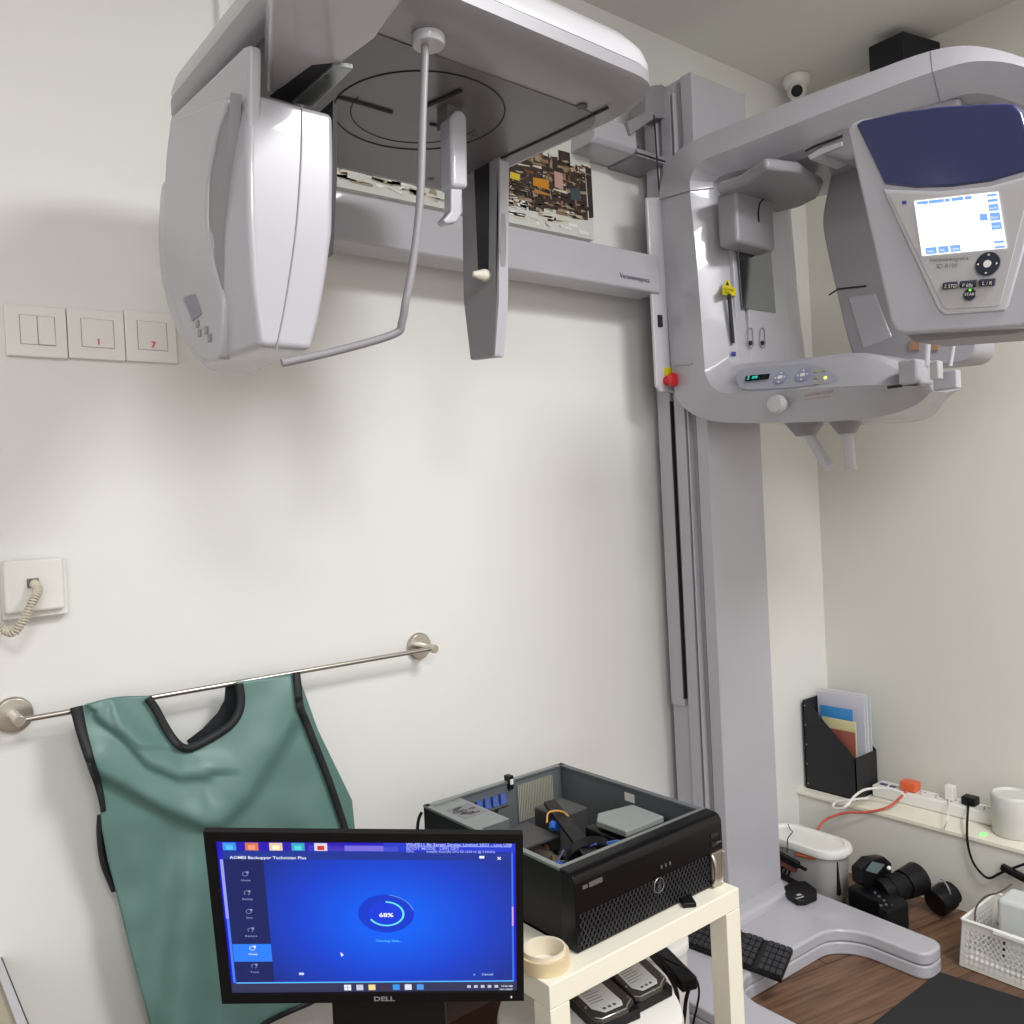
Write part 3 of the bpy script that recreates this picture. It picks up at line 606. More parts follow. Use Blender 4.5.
def grid(mb, fn, nu, nv):
    vs = [fn(i/nu, j/nv) for j in range(nv+1) for i in range(nu+1)]
    mb.add(vs, [(j*(nu+1)+i, j*(nu+1)+i+1, (j+1)*(nu+1)+i+1, (j+1)*(nu+1)+i) for j in range(nv) for i in range(nu)])
ap = MB()
def hemy(px): return 1060 if px < 240 else interp([(240, 1045), (262, 1024), (285, 1012), (310, 1001), (330, 990), (365, 975)], px)
def f_body(u, v):
    t = v**1.05; yl = lerp(746, 1060, t); xl = interp(LE, yl); xr = interp(RE, yl); xm = 188+(yl-746)*.17
    px = lerp(xl, xm, u*2) if u < .5 else lerp(xm, xr, u*2-1); py = min(yl, hemy(px)); return cloth(px, py)
def f_ls(u, v):
    yl = lerp(710, 746, v); yr = lerp(696, 746, v); xl = interp(LE, yl); xr = interp(NLp, yr); px = lerp(xl, xr, u); py = lerp(yl, yr, u)-5*math.sin(u*math.pi)*(1-v); return cloth(px, py)
def f_rs(u, v):
    yl = lerp(682, 746, v); yr = lerp(673, 746, v); xl = interp(NR, yl); xr = interp(RE, yr); px = lerp(xl, xr, u); return cloth(px, lerp(yl, yr, u))
grid(ap, f_body, 68, 80); grid(ap, f_ls, 34, 20); grid(ap, f_rs, 34, 20)
_m = bpy.data.meshes.new('w'); _m.from_pydata(ap.v, [], ap.f); _b = bmesh.new(); _b.from_mesh(_m); bmesh.ops.remove_doubles(_b, verts=_b.verts, dist=.0009)
ap = MB(); ap.add([v.co.copy() for v in _b.verts], [[v.index for v in f.verts] for f in _b.faces]); _b.free(); bpy.data.meshes.remove(_m)
part('front_panel', ap, GRN, AP, solid=.003, angle=180)
def ribbon(mb, pts, wd, off, inward):
    """binding tape along a picture-space edge curve"""
    P = [Vector((x, y, 0)) for x, y in pts]; P = spline(P, 6); rows = []
    for i, p in enumerate(P):
        t = (P[min(i+1, len(P)-1)]-P[max(i-1, 0)]).normalized(); n_ = Vector((-t.y, t.x, 0))*inward
        ww = wd[0] + (wd[1]-wd[0])*i/len(P) if isinstance(wd, tuple) else wd
        rows.append([cloth(p.x-n_.x*.8, p.y-n_.y*.8, off-.004), cloth(p.x-n_.x*.5, p.y-n_.y*.5, off), cloth(p.x+n_.x*ww, p.y+n_.y*ww, off), cloth(p.x+n_.x*(ww+.4), p.y+n_.y*(ww+.4), off-.004)])
    mb.loft(rows, False, False, closed=False)
def binding(pts, wd, inward, off=.009):
    m_ = MB(); ribbon(m_, pts, wd, off, inward); part('binding', m_, GRND, AP, solid=.0015, angle=180)
binding([(71, 708), (78, 735), (88, 765), (97, 790), (102, 812)], (11, 3), -1)
binding([(150, 696), (158, 707), (166, 722), (174, 735), (181, 743), (187, 745.5), (195, 743), (212, 734), (228, 723), (236, 711), (238, 698), (236, 684)], 6.5, 1)
binding([(299, 672), (301, 690), (303, 706), (309, 722), (318, 745), (330, 776), (340, 805), (350, 836)], (6, 5), 1)
binding([(365, 975), (330, 990), (310, 1001), (285, 1012), (262, 1024), (240, 1045)], 3.5, -1)
bk = MB()
def bp_(x, y, yy=-.035): return at(x, y, Y=yy)
bkp = [(100, 712), (150, 698), (161, 715), (178, 744), (190, 754), (212, 742), (232, 724), (239, 704), (238, 685), (298, 674), (318, 730), (352, 800), (356, 838), (340, 900), (120, 900), (103, 870), (100, 835), (104, 800)]
part('back_panel', MB().prism([bp_(x, y) for x, y in bkp], (0, .003, 0)), GRN, AP)
part('back_binding', MB().prism([bp_(x, y, -.041) for x, y in ((226, 685), (239, 684), (238, 712), (228, 724), (206, 738), (191, 748), (187, 741), (203, 729), (218, 713), (225, 700))], (0, .003, 0)), GRND, AP)
part('back_binding', MB().tube(spline([bp_(x, y, -.038) for x, y in ((101, 815), (100.5, 835), (104, 862), (115, 890))]), .006, 8), GRND, AP)

# ================================================================ LOW STOOL + MONITOR
Q = para([(203, 832), (523, 834.5), (524, 1001), (222, 1004)], 1.0)
O_, U_, V_ = Q[0], (Q[1]-Q[0]), (Q[3]-Q[0])
N_ = U_.cross(V_).normalized()
if N_.dot(fw) < 0: N_ = -N_          # pointing away from the viewer
def mp(u, v, d=0): return O_+U_*u+V_*v+N_*d
mc_ = mp(.5, 1)
STZ = .215
MN = thing('computer_monitor', 'black flat computer monitor showing a blue progress window', 'monitor', (mc_.x, mc_.y, STZ))
mbz = MB(); bw, bh, bb = .047, .042, .058
def frame_(mb, u0, v0, u1, v1, U0, V0, U1, V1, d0, d1):
    for (a, b, c, d) in ((U0, V0, U1, v0), (U0, v1, U1, V1), (U0, v0, u0, v1), (u1, v0, U1, v1)):
        mb.prism([mp(a, b, d0), mp(c, b, d0), mp(c, d, d0), mp(a, d, d0)], N_*(d1-d0))
sul, svt, sur, svb = .034, .053, .976, .945   # screen area
mbz.prism([mp(0, 0, .004), mp(1, 0, .004), mp(1, 1, .004), mp(0, 1, .004)], N_*.005)
frame_(mbz, sul, svt, sur, svb, 0, 0, 1, 1, 0, .0042)
part('bezel', mbz, BLK, MN)
part('rear_housing', MB().loft([[mp(.04, .12, .012), mp(.96, .12, .012), mp(.96, .96, .012), mp(.04, .96, .012)], [mp(.2, .35, .042), mp(.8, .35, .042), mp(.8, .88, .042), mp(.2, .88, .042)]]), BLK, MN, bevel=.003)
part('power_led', MB().obox(mp(.957, .972, -.0006), U_.normalized()*.0008, V_.normalized()*.0012, N_*.0004), emis('white_led', 230, 240, 255, 1), MN)
part('maker_lettering', MB().text('DELL', mp(.53, .988, -.0008), U_.normalized(), -V_.normalized(), .0095, 'CENTER', .03, 1.25), mat('silver_ink', rgb(150, 150, 150), .35), MN)
# screen graphics: one mesh, u/v over the lit area
def sp(u, v, l): return mp(lerp(sul, sur, u), lerp(svt, svb, v), .0036-l*.00022)
sg = MB(); SM = []
def sm(*c): 
    k = c; 
    if k not in SM: SM.append(k)
    return SM.index(k)
def srect(u0, v0, u1, v1, col, l): sg.mat(sm(*col)); sg.add([sp(u0, v0, l), sp(u1, v0, l), sp(u1, v1, l), sp(u0, v1, l)], [(0, 1, 2, 3)])
uh, vh = U_.normalized(), -V_.normalized()
def stext(s, u, v, size, col, l=9, align='LEFT', sx=1.3, bold=.012): sg.mat(sm(*col)); sg.text(s, sp(u, v, l), uh, vh, size*.62, align, bold, sx*.9)
srect(0, 0, 1, 1, (36, 30, 190), 0)
srect(0, .0, .42, .065, (42, 24, 176), 1); srect(.3, .03, .6, .065, (120, 110, 220), 1); srect(.55, 0, 1, .066, (38, 60, 205), 1)
srect(0, .935, 1, 1, (50, 54, 88), 1)
# window body drawn as a fine mosaic: lit blue glow in the middle of the display picture
srect(.018, .066, .985, .118, (30, 54, 150), 3)
srect(.018, .118, .148, .926, (24, 34, 96), 3)
srect(.018, .668, .148, .786, (44, 128, 250), 4)
srect(.018, .926, .99, .935, (90, 180, 250), 4); srect(.985, .066, .991, .93, (60, 120, 230), 4); srect(.985, .42, .991, .55, (200, 170, 240), 5); srect(.006, .12, .016, .5, (150, 160, 235), 3); srect(.008, .5, .016, .93, (70, 130, 230), 3)
W_ = (240, 244, 255); G_ = (140, 152, 190)
stext('AOMEI Backupper Technician Plus', .04, .112, .0088, W_)
for k, s in enumerate(('Home', 'Backup', 'Sync', 'Restore', 'Clone', 'Tools')):
    v = .225+k*.121; c = W_ if k == 4 else G_
    stext(s, .085, v+.028, .0062, c, align='CENTER')
    sg.mat(sm(*c)); q0 = (.085, v-.018)
    for a_ in range(14):
        t0, t1 = a_/14*2*math.pi, (a_+.8)/14*2*math.pi
        if k % 2 and a_ in (3, 4): continue
        sg.add([sp(q0[0]+math.cos(t0)*.010, q0[1]+math.sin(t0)*.015, 9), sp(q0[0]+math.cos(t1)*.010, q0[1]+math.sin(t1)*.015, 9), sp(q0[0]+math.cos(t1)*.0078, q0[1]+math.sin(t1)*.0115, 9), sp(q0[0]+math.cos(t0)*.0078, q0[1]+math.sin(t0)*.0115, 9)], [(0, 1, 2, 3)])
    srect(q0[0]+.004, q0[1]-.016, q0[0]+.012, q0[1]-.004, c, 9)
def sarc(cu_, cv_, r0, r1, a0, a1, col, l, n=40):
    sg.mat(sm(*col)); asp = 1.31
    for k in range(n):
        t0, t1 = lerp(a0, a1, k/n), lerp(a0, a1, (k+1)/n)
        f_ = lambda r, t: sp(cu_+math.sin(t)*r, cv_-math.cos(t)*r*asp, l)
        sg.add([f_(r0, t0), f_(r0, t1), f_(r1, t1), f_(r1, t0)], [(0, 1, 2, 3)])
cu0, cv0 = .548, .467
sarc(cu0, cv0, 0.0005, .096, 0, 2*math.pi, (16, 58, 205), 4); sarc(cu0, cv0, .0005, .062, 0, 2*math.pi, (20, 60, 222), 5)
sarc(cu0, cv0, .056, .063, 0, math.radians(243), (110, 232, 250), 6); sarc(cu0, cv0, .093, .0955, math.radians(8), math.radians(78), (110, 180, 250), 6)
stext('68%', cu0, cv0+.018, .0125, W_, align='CENTER', sx=1.5, bold=.03)
stext('Cloning data...', cu0+.005, cv0+.185, .0078, (90, 190, 250), align='CENTER')
stext('WinPE11 By Sergei Strelec Limited 2023 - Live USB', .627, .022, .0088, (190, 200, 250), sx=1.25)
srect(.627, .026, .985, .031, (150, 165, 245), 5)
stext('BOOT MODE   UEFI GPT', .627, .048, .0085, (170, 180, 250), sx=1.25); stext('CPU:            Intel(R) Xeon(R) CPU E5-1620 v3 @ 3.50GHz', .627, .0655, .0072, (170, 180, 250), sx=1.1)
stext('Cancel', .875, .885, .0072, (190, 205, 250)); stext('x', .845, .885, .0072, (190, 205, 250))
srect(.875, .088, .892, .104, W_, 5); stext('x', .937, .108, .012, W_, bold=.03)
srect(.235, .862, .252, .878, (200, 215, 250), 5)
sg.mat(sm(*W_)); sg.add([sp(.383, .72, 9), sp(.395, .742, 9), sp(.389, .744, 9), sp(.386, .755, 9)], [(0, 1, 2, 3)])
for u0, c in ((.020, (60, 150, 235)), (.093, (214, 120, 90)), (.172, (236, 200, 170)), (.245, (60, 170, 190)), (.320, (225, 215, 225))):
    srect(u0, .014, u0+.043, .062, c, 4); srect(u0+.010, .030, u0+.033, .056, (210, 50, 50) if u0 == .320 else tuple(min(255, int(x*1.15+20)) for x in c), 5)
for k, c in enumerate(((240, 244, 255), (200, 205, 220), (240, 220, 150), (70, 50, 70), (60, 150, 230), (225, 230, 240), (80, 150, 240))):
    u0 = .37+k*.043*1.55*.66; u0 = .388+k*.0425; srect(u0, .948, u0+.024, .986, c, 5)
srect(.3995, .948, .401, .986, (50, 54, 88), 6); srect(.388, .966, .412, .968, (50, 54, 88), 6)
for k in range(5): srect(.822+k*.0245, .958, .822+k*.0245+.013, .976, (200, 205, 225), 5)
stext('10:24 AM', .985, .967, .0052, W_, align='RIGHT'); stext('10/11/2023', .985, .99, .0052, W_, align='RIGHT')
part('screen', sg, [emis('lit_%d_%d_%d' % c, *c, 1.0) for c in SM], MN, 'lit blue screen', recalc=False)
gm = bpy.data.materials.new('window_glow'); gm.use_nodes = True; nt = gm.node_tree; b = nt.nodes['Principled BSDF']
b.inputs['Base Color'].default_value = (.004, .004, .004, 1); b.inputs['Roughness'].default_value = .3
uvn = nt.nodes.new('ShaderNodeUVMap'); mpn = nt.nodes.new('ShaderNodeMapping'); mpn.inputs['Location'].default_value = (-.56*1.8, -.52*1.3, 0); mpn.inputs['Scale'].default_value = (1.8, 1.3, 1)
grn = nt.nodes.new('ShaderNodeTexGradient'); grn.gradient_type = 'SPHERICAL'; rpn = nt.nodes.new('ShaderNodeValToRGB')
rpn.color_ramp.elements[0].color = (*rgb(26, 46, 136), 1); rpn.color_ramp.elements[1].position = .95; rpn.color_ramp.elements[1].color = (*rgb(0, 104, 255), 1)
e_ = rpn.color_ramp.elements.new(.42); e_.color = (*rgb(18, 66, 205), 1)
nt.links.new(uvn.outputs[0], mpn.inputs['Vector']); nt.links.new(mpn.outputs[0], grn.inputs['Vector']); nt.links.new(grn.outputs['Fac'], rpn.inputs[0]); nt.links.new(rpn.outputs[0], b.inputs['Emission Color']); b.inputs['Emission Strength'].default_value = .5
wb = MB().add([sp(.018, .066, 2), sp(.985, .066, 2), sp(.985, .926, 2), sp(.018, .926, 2)], [(0, 1, 2, 3)])
wo = part('window_background', wb, gm, MN, recalc=False); uvl = wo.data.uv_layers.new(name='UVMap')
for k_, uv_ in enumerate(((0, 0), (1, 0), (1, 1), (0, 1))): uvl.data[k_].uv = uv_
# stand
UH = Vector((U_.x, U_.y, 0)).normalized(); nk = mp(.56, .8, .045)
part('stand_neck', MB().obox((nk.x+.0, nk.y+.02, (nk.z+STZ)/2+.003), UH*.074, Vector((N_.x, N_.y, 0)).normalized()*.012, (0, 0, (nk.z-STZ)/2-.001)), BLK, MN, bevel=.006)
part('stand_base', MB().obox((nk.x+.0, nk.y-.01, STZ+.0078), UH*.085, Vector((N_.x, N_.y, 0)).normalized()*.07, (0, 0, .007)), BLK, MN, bevel=.005)
DB = mat('dark_brown_wood', rgb(64, 36, 28), .45, vary=.15)
SL = thing('low_stool', 'low dark brown wooden stand under the monitor', 'stand', (nk.x, nk.y, 0))
yk1 = nk.y+.10
part('top', MB().box(nk.x-.10, .700, nk.y-.14, yk1, STZ-.025, STZ-.0005), DB, SL, bevel=.003)
for x in (nk.x-.085, .685):
    for y in (nk.y-.125, yk1-.015): part('leg', MB().box(x-.0125, x+.0125, y-.0125, y+.0125, 0, STZ-.025), DB, SL)
gx0, gx1 = at(447, 1015, Y=-.15).x, at(527, 1010, Y=-.15).x; gz = at(490, 1001, Y=-.15).z  # added block whose dark brown stands for floor lying in shade
solo('floor_shade_block', 'added low dark brown block standing for shaded floor behind the monitor stand', 'box', MB().box(gx0, gx1+.06, -.15, -.02, 0, gz), DB, bevel=.003)

# ================================================================ SIDE TABLE
TZ = .45; tx0, tx1, ty0, ty1 = .735, 1.158, -.60, -.13
TB = thing('side_table', 'square cream side table carrying the opened computer', 'table', ((tx0+tx1)/2, (ty0+ty1)/2, 0))
part('tabletop', MB().box(tx0, tx1, ty0, ty1, TZ-.034, TZ), CREAM, TB, bevel=.0015)
for x in (tx0+.0, tx1-.036):
    for y in (ty0, ty1-.036): part('leg', MB().box(x, x+.036, y, y+.036, 0, TZ-.0345), CREAM, TB, bevel=.001)

# ================================================================ PC TOWER LYING OPEN
cx0_, cx1_, cy0, cy1, cz0, cz1 = .820, 1.161, -.568, -.156, TZ+.001, TZ+.1155
PC = thing('desktop_computer', 'black tower computer lying on its side on the cream table, side panel off', 'computer', ((cx0_+cx1_)/2, (cy0+cy1)/2, cz0))
MET = mat('dark_sheet_metal', rgb(104, 110, 114), .45, .25); MET2 = mat('light_sheet_metal', rgb(150, 156, 156), .38, .7)
cs_ = MB(); t = .004
cs_.box(cx0_, cx1_, cy0+.03, cy1, cz0, cz0+t); cs_.box(cx0_, cx0_+t, cy0+.03, cy1, cz0, cz1); cs_.box(cx1_-t, cx1_, cy0+.03, cy1, cz0, cz1); cs_.box(cx0_, cx1_, cy1-t, cy1, cz0, cz1)
part('case_shell', cs_, BLK, PC)
li = MB(); li.box(cx1_-.009, cx1_-.0045, cy0+.035, cy1-.005, cz0+.006, cz1-.004).box(cx0_+.005, cx1_-.005, cy0+.035, cy1-.005, cz0+.005, cz0+.007)
li.box(cx1_-.014, cx1_-.003, cy0+.03, cy1-.003, cz1-.002, cz1+.002)
part('inner_lining', li, MET, PC)
part('top_rim', MB().box(cx0_-.001, cx0_+.009, cy0+.03, cy1, cz1-.002, cz1+.002).box(cx0_, cx1_, cy1-.012, cy1, cz1-.002, cz1+.002).box(cx0_, cx1_, cy0+.028, cy0+.040, cz1-.002, cz1+.0022), MET2, PC)
# front bezel
fz = rpoly([(cy0+.032, cz0), (cy0, cz0), (cy0, cz1+.001), (cy0+.032, cz1+.003)], [0, .002, .018, 0], 6)
fb = part('front_bezel', MB().prism([(cx0_-.002, p.x, p.y) for p in fz], (cx1_-cx0_+.002, 0, 0)), GLB, PC, bevel=.002)
zm = cz0+(cz1-cz0)*.52
ml = MB(); n = 34; xg0, xg1 = cx0_+.004, cx1_-.040
for k in range(n+12):
    for sgn in (1, -1):
        xk = lerp(xg0, xg1, k/n) - (0 if sgn > 0 else .0); dx = .022*sgn; hgt = zm-cz0-.006
        a0 = Vector((xk-.04 if sgn > 0 else xk, cy0-.0012, cz0+.003)); b0 = a0+Vector((dx*1.6, 0, hgt))
        # clip in x
        def clipx(p, q_):
            if p.x > q_.x: p, q_ = q_, p
            if q_.x < xg0 or p.x > xg1: return None
            if p.x < xg0: p = p+(q_-p)*((xg0-p.x)/(q_.x-p.x))
            if q_.x > xg1: q_ = p+(q_-p)*((xg1-p.x)/(q_.x-p.x))
            return p, q_
        r_ = clipx(a0, b0)
        if r_ and (r_[1]-r_[0]).length > .003: ml.tube([r_[0], r_[1]], .0008, 4)
part('front_grille', ml, mat('grille_black', rgb(50, 51, 56), .4), PC)
hx_ = cx1_-.014
part('handle', MB().tube(spline([(hx_-.022, cy0-.004, cz0+.055), (hx_-.022, cy0-.010, cz0+.045), (hx_-.022, cy0-.012, cz0+.02), (hx_-.022, cy0-.006, cz0+.006), (hx_-.012, cy0-.004, cz0+.004), (hx_+.004, cy0-.004, cz0+.006), (hx_+.008, cy0-.004, cz0+.055)], 6), .0035, 10)
     .box(hx_-.020, hx_+.010, cy0-.0035, cy0+.02, cz0+.003, cz0+.056), mat('silver_handle', rgb(186, 180, 172), .3, .9), PC, 'silver carrying handle', bevel=.001)
lg = Vector(((cx0_+cx1_)/2+.005, cy0-.0025, zm-.014)); lgm = MB()
lgm.tube([lg+Vector((math.cos(a_)*.0115, 0, math.sin(a_)*.0115)) for a_ in [k/28*2*math.pi for k in range(29)]], .0007, 6)
lgm.text('DELL', lg+Vector((.0028, -.0005, -.0095)), EZ, -EX, .008, bold=.02)
part('maker_badge', lgm, ALU, PC)
part('model_lettering', MB().mat(0).obox((cx0_+.040, cy0-.001, cz1-.021), (.0135, 0, 0), (0, .0008, 0), (0, 0, .0035)).obox((cx0_+.018, cy0-.001, cz1-.021), (.005, 0, 0), (0, .0008, 0), (0, 0, .0025)), mat('grey_strip', rgb(98, 90, 86), .4), PC)
PGR = mat('port_grey', rgb(90, 90, 94), .4)
for k in range(3): part('status_lamp', MB().obox((cx0_+.185+k*.010, cy0-.0008, zm+.012), (.0018, 0, 0), (0, .0006, 0), (0, 0, .0026)), PGR, PC)
for z_ in (.030, .045): part('front_port', MB().obox((cx1_-.022, cy0-.0006, cz1-z_), (.009, 0, 0), (0, .001, 0), (0, 0, .0035)), GAP, PC)
part('power_button', MB().obox((cx1_-.012, cy0-.0016, cz1-.044), (.006, 0, 0), (0, .0006, 0), (0, 0, .0012)), PGR, PC)
# innards
iy0, iy1 = cy0+.04, cy1-.012
part('power_supply', MB().box(cx0_+.010, cx0_+.075, iy1-.150, iy1+.006, cz0+.008, cz1-.001), MET2, PC, bevel=.001)
fl_ = MB(); 
for k in range(26): 
    a_ = rnd.uniform(0, 1); b_ = rnd.uniform(0, 1); fl_.obox((cx0_+.024+a_*.038, iy1-.085+b_*.045, cz1-.0002), (.002+.004*rnd.random(), 0, 0), (0, .0015, 0), (0, 0, .0004))
part('rating_label', MB().mat(0).box(cx0_+.018, cx0_+.068, iy1-.095, iy1-.035, cz1-.0012, cz1-.0007).mat(1).add(fl_.v, fl_.f), [mat('label_steel', rgb(128, 126, 130), .5), mat('label_ink', rgb(74, 74, 82), .6)], PC)
bkp_ = MB(); bkp_.box(cx0_+.078, cx1_-.01, iy1+.003, iy1+.007, cz0+.008, cz1-.004)
part('rear_plate', bkp_, MET, PC)
bc = MB().mat(0).box(cx0_+.085, cx0_+.185, iy1-.010, iy1+.003, cz1-.040, cz1-.037)
for k in range(5): bc.mat(1).prism([(cx0_+.088+k*.019, iy1-.008, cz1-.036), (cx0_+.103+k*.019, iy1-.008, cz1-.036), (cx0_+.101+k*.019, iy1-.004, cz1-.018), (cx0_+.091+k*.019, iy1-.004, cz1-.018)], (0, .007, 0))
part('card_clamp', bc, [MET2, mat('blue_clip', rgb(70, 96, 170), .45)], PC)
vg = MB()
for k in range(22): vg.box(cx0_+.212+k*.0042, cx0_+.2142+k*.0042, iy1-.002, iy1+.002, cz0+.03, cz1-.012)
part('vent_grille', vg, mat('cream_metal', rgb(190, 186, 172), .45, .3), PC)
part('expansion_cover', MB().box(cx0_+.10, cx0_+.108, iy1-.004, iy1+.002, cz0+.02, cz1-.044).box(cx0_+.118, cx0_+.126, iy1-.004, iy1+.002, cz0+.02, cz1-.044).box(cx0_+.136, cx0_+.15, iy1-.004, iy1+.002, cz0+.02, cz1-.044).box(cx0_+.158, cx0_+.19, iy1-.006, iy1+.002, cz0+.02, cz1-.044), [MET2], PC)
part('motherboard', MB().box(cx0_+.078, cx1_-.02, iy0+.07, iy1-.004, cz0+.010, cz0+.014), mat('board_brown', rgb(104, 98, 86), .5, vary=.2), PC)
cmp_ = MB()
for k in range(60):
    x = rnd.uniform(cx0_+.09, cx1_-.04); y = rnd.uniform(iy0+.08, iy1-.02); s_ = rnd.uniform(.003, .010); cmp_.mat(rnd.randrange(3)); cmp_.box(x, x+s_, y, y+s_*1.2, cz0+.014, cz0+.014+rnd.uniform(.003, .016))
part('board_component', cmp_, [BLK, ALU, mat('copper_part', rgb(150, 120, 90), .5)], PC)
def shroud(name, x0, x1, y0, y1, z0, z1, m, b=.004): return part(name, MB().box(x0, x1, y0, y1, z0, z1), m, PC, bevel=b)
DG = mat('charcoal_plastic', rgb(62, 62, 62), .45)
shroud('card_bracket', cx0_+.080, cx0_+.165, iy1-.175, iy1-.085, cz0+.06, cz0+.066, DG, .002)
shroud('drive_cage', cx0_+.19, cx0_+.262, iy1-.150, iy1-.075, cz0+.014, cz0+.085, DG)
part('drive_carrier', MB().prism([(cx0_+.185, iy0+.075, 0), (cx0_+.262, iy0+.045, 0), (cx0_+.300, iy0+.075, 0), (cx0_+.296, iy0+.125, 0), (cx0_+.240, iy0+.165, 0), (cx0_+.200, iy0+.15, 0)] and
     [(cx0_+.200, iy0+.050, cz0+.088), (cx0_+.296, iy0+.050, cz0+.088), (cx0_+.300, iy0+.130, cz0+.088), (cx0_+.225, iy0+.145, cz0+.088), (cx0_+.198, iy0+.12, cz0+.088)], (0, 0, .012)), mat('grey_carrier', rgb(138, 142, 140), .45), PC, bevel=.003)
shroud('drive_bay', cx0_+.196, cx1_-.014, iy0+.035, iy0+.150, cz0+.014, cz0+.082, BLK)
fan = MB(); fc = Vector((cx0_+.150, iy0+.085, cz0+.055)); ax = Vector((.5, .75, .35)).normalized()
fan.lathe(fc, [(.040, -.010), (.043, -.008), (.043, .010), (.039, .012), (.037, .0), (.037, -.01)], 28, ax)
e1 = ax.orthogonal().normalized(); e2 = ax.cross(e1)
for k in range(7):
    a_ = k/7*2*math.pi; d1 = e1*math.cos(a_)+e2*math.sin(a_); d2 = e1*math.cos(a_+.7)+e2*math.sin(a_+.7)
    fan.add([fc+d1*.012, fc+d1*.036+ax*.004, fc+d2*.036-ax*.004, fc+d2*.012], [(0, 1, 2, 3)])
fan.cyl(fc-ax*.006, fc+ax*.008, .013, n=16)
part('cooling_fan', fan, BLK, PC)
part('fan_shroud', MB().prism([(cx0_+.110, iy0+.06, cz0+.075), (cx0_+.135, iy0+.055, cz0+.08), (cx0_+.215, iy1-.11, cz0+.095), (cx0_+.195, iy1-.10, cz0+.092)], (0, 0, .008)), BLK, PC, bevel=.002)
wr = MB()
for k in range(34):
    c0 = Vector((cx0_+rnd.uniform(.04, .18), iy0+rnd.uniform(.01, .12), cz0+rnd.uniform(.02, .07))); pts = [c0]
    for _ in range(3): pts.append(pts[-1]+Vector((rnd.uniform(-.03, .03), rnd.uniform(-.03, .03), rnd.uniform(-.015, .02))))
    for p in pts: p.z = min(max(p.z, cz0+.015), cz1-.018); p.x = max(p.x, cx0_+.015); p.y = max(p.y, iy0+.004)
    wr.mat(k % 4 if k < 24 else 0); wr.tube(spline(pts, 5), .0018, 6)
part('wire_bundle', wr, [RUB, mat('blue_wire', rgb(70, 90, 190), .45), mat('grey_wire', rgb(90, 94, 120), .45), RUB], PC)
BS = mat('blue_sleeve', rgb(40, 90, 170), .3)
for pts, r_ in ((((cx0_+.165, iy0+.06, cz0+.085), (cx0_+.172, iy0+.035, cz0+.092), (cx0_+.176, iy0+.02, cz0+.07)), .0042), (((cx0_+.150, iy1-.175, cz0+.08), (cx0_+.158, iy1-.168, cz0+.086), (cx0_+.17, iy1-.17, cz0+.075)), .006), (((cx0_+.05, iy0+.03, cz0+.085), (cx0_+.075, iy0+.025, cz0+.09), (cx0_+.10, iy0+.02, cz0+.07)), .003)):
    part('blue_cable', MB().tube(spline(pts, 6), r_, 8), BS, PC)
part('yellow_wire', MB().tube(spline([(cx0_+.155, iy1-.155, cz0+.085), (cx0_+.165, iy1-.150, cz0+.100), (cx0_+.185, iy1-.165, cz0+.100), (cx0_+.18, iy1-.195, cz0+.092)], 6), .0018, 8), mat('orange_wire', rgb(206, 150, 70), .45), PC)
part('corner_tray', MB().box(cx0_+.010, cx0_+.10, iy0, iy0+.003, cz0+.008, cz1-.01).box(cx0_+.012, cx0_+.10, iy0+.003, iy0+.085, cz0+.008, cz0+.028), mat('indigo_tray', rgb(58, 66, 118), .4), PC)
part('latch', MB().mat(0).box(cx0_+.189, cx0_+.200, iy1-.004, iy1+.012, cz1-.014, cz1+.012).mat(1).box(cx0_+.191, cx0_+.198, iy1-.006, iy1-.003, cz1-.004, cz1+.006), [BLK, WHT], PC)
part('side_sticker', MB().box(cx1_-.0098, cx1_-.0088, (cy0+cy1)/2-.01, (cy0+cy1)/2+.015, cz1-.028, cz1-.012), WHT, PC)
part('power_cord', MB().tube(spline([(cx0_-.002, cy1+.004, cz1-.012), (cx0_-.010, cy1+.006, cz1-.03), (cx0_-.014, cy1+.01, cz0+.03), (cx0_-.01, cy1+.012, cz0+.004)], 8), .003, 8), RUB, PC)

# small things on the table top
c = at(687, 901, Z=TZ+.004)
UD = thing('card_reader', 'tiny black usb card reader on the cream table edge', 'card reader', (c.x, c.y, TZ))
d = Vector((.55, .83, 0)).normalized(); e = Vector((-.83, .55, 0)).normalized(); e = Vector((d.y, -d.x, 0))
part('body', MB().obox((c.x, c.y, TZ+.0045), d*.017, e*.011, (0, 0, .004)), BLK, UD, bevel=.002)
part('plug', MB().obox((c.x+d.x*.021, c.y+d.y*.021, TZ+.0045), d*.005, e*.005, (0, 0, .002)), RUB, UD)
c = at(549, 965, Z=TZ)
TP = thing('tape_roll', 'roll of clear tape on a cream core at the table corner', 'tape roll', (c.x-.004, c.y+.004, TZ))
c = Vector((c.x-.004, c.y+.004, TZ+.0003))
def annulus(mb, c, r0, r1, h, n=40): mb.lathe(c, [(r0, 0), (r1, 0), (r1, h), (r0, h), (r0, 0)], n)
ro = MB(); n = 48
def ringmesh(mb, c, r0, r1, h, n=48):
    R0 = [[Vector((c.x+r*math.cos(2*math.pi*k/n), c.y+r*math.sin(2*math.pi*k/n), c.z+z)) for k in range(n)] for r, z in ((r0, 0), (r1, 0), (r1, h), (r0, h), (r0, 0))]
    mb.loft(R0, False, False)
ringmesh(ro, c, .0315, .036, .020); part('tape', ro, mat('amber_tape', rgb(214, 196, 158), .3), TP)
ri = MB(); ringmesh(ri, c, .0285, .0313, .026); part('core', ri, mat('pale_core', rgb(226, 216, 196), .5), TP)

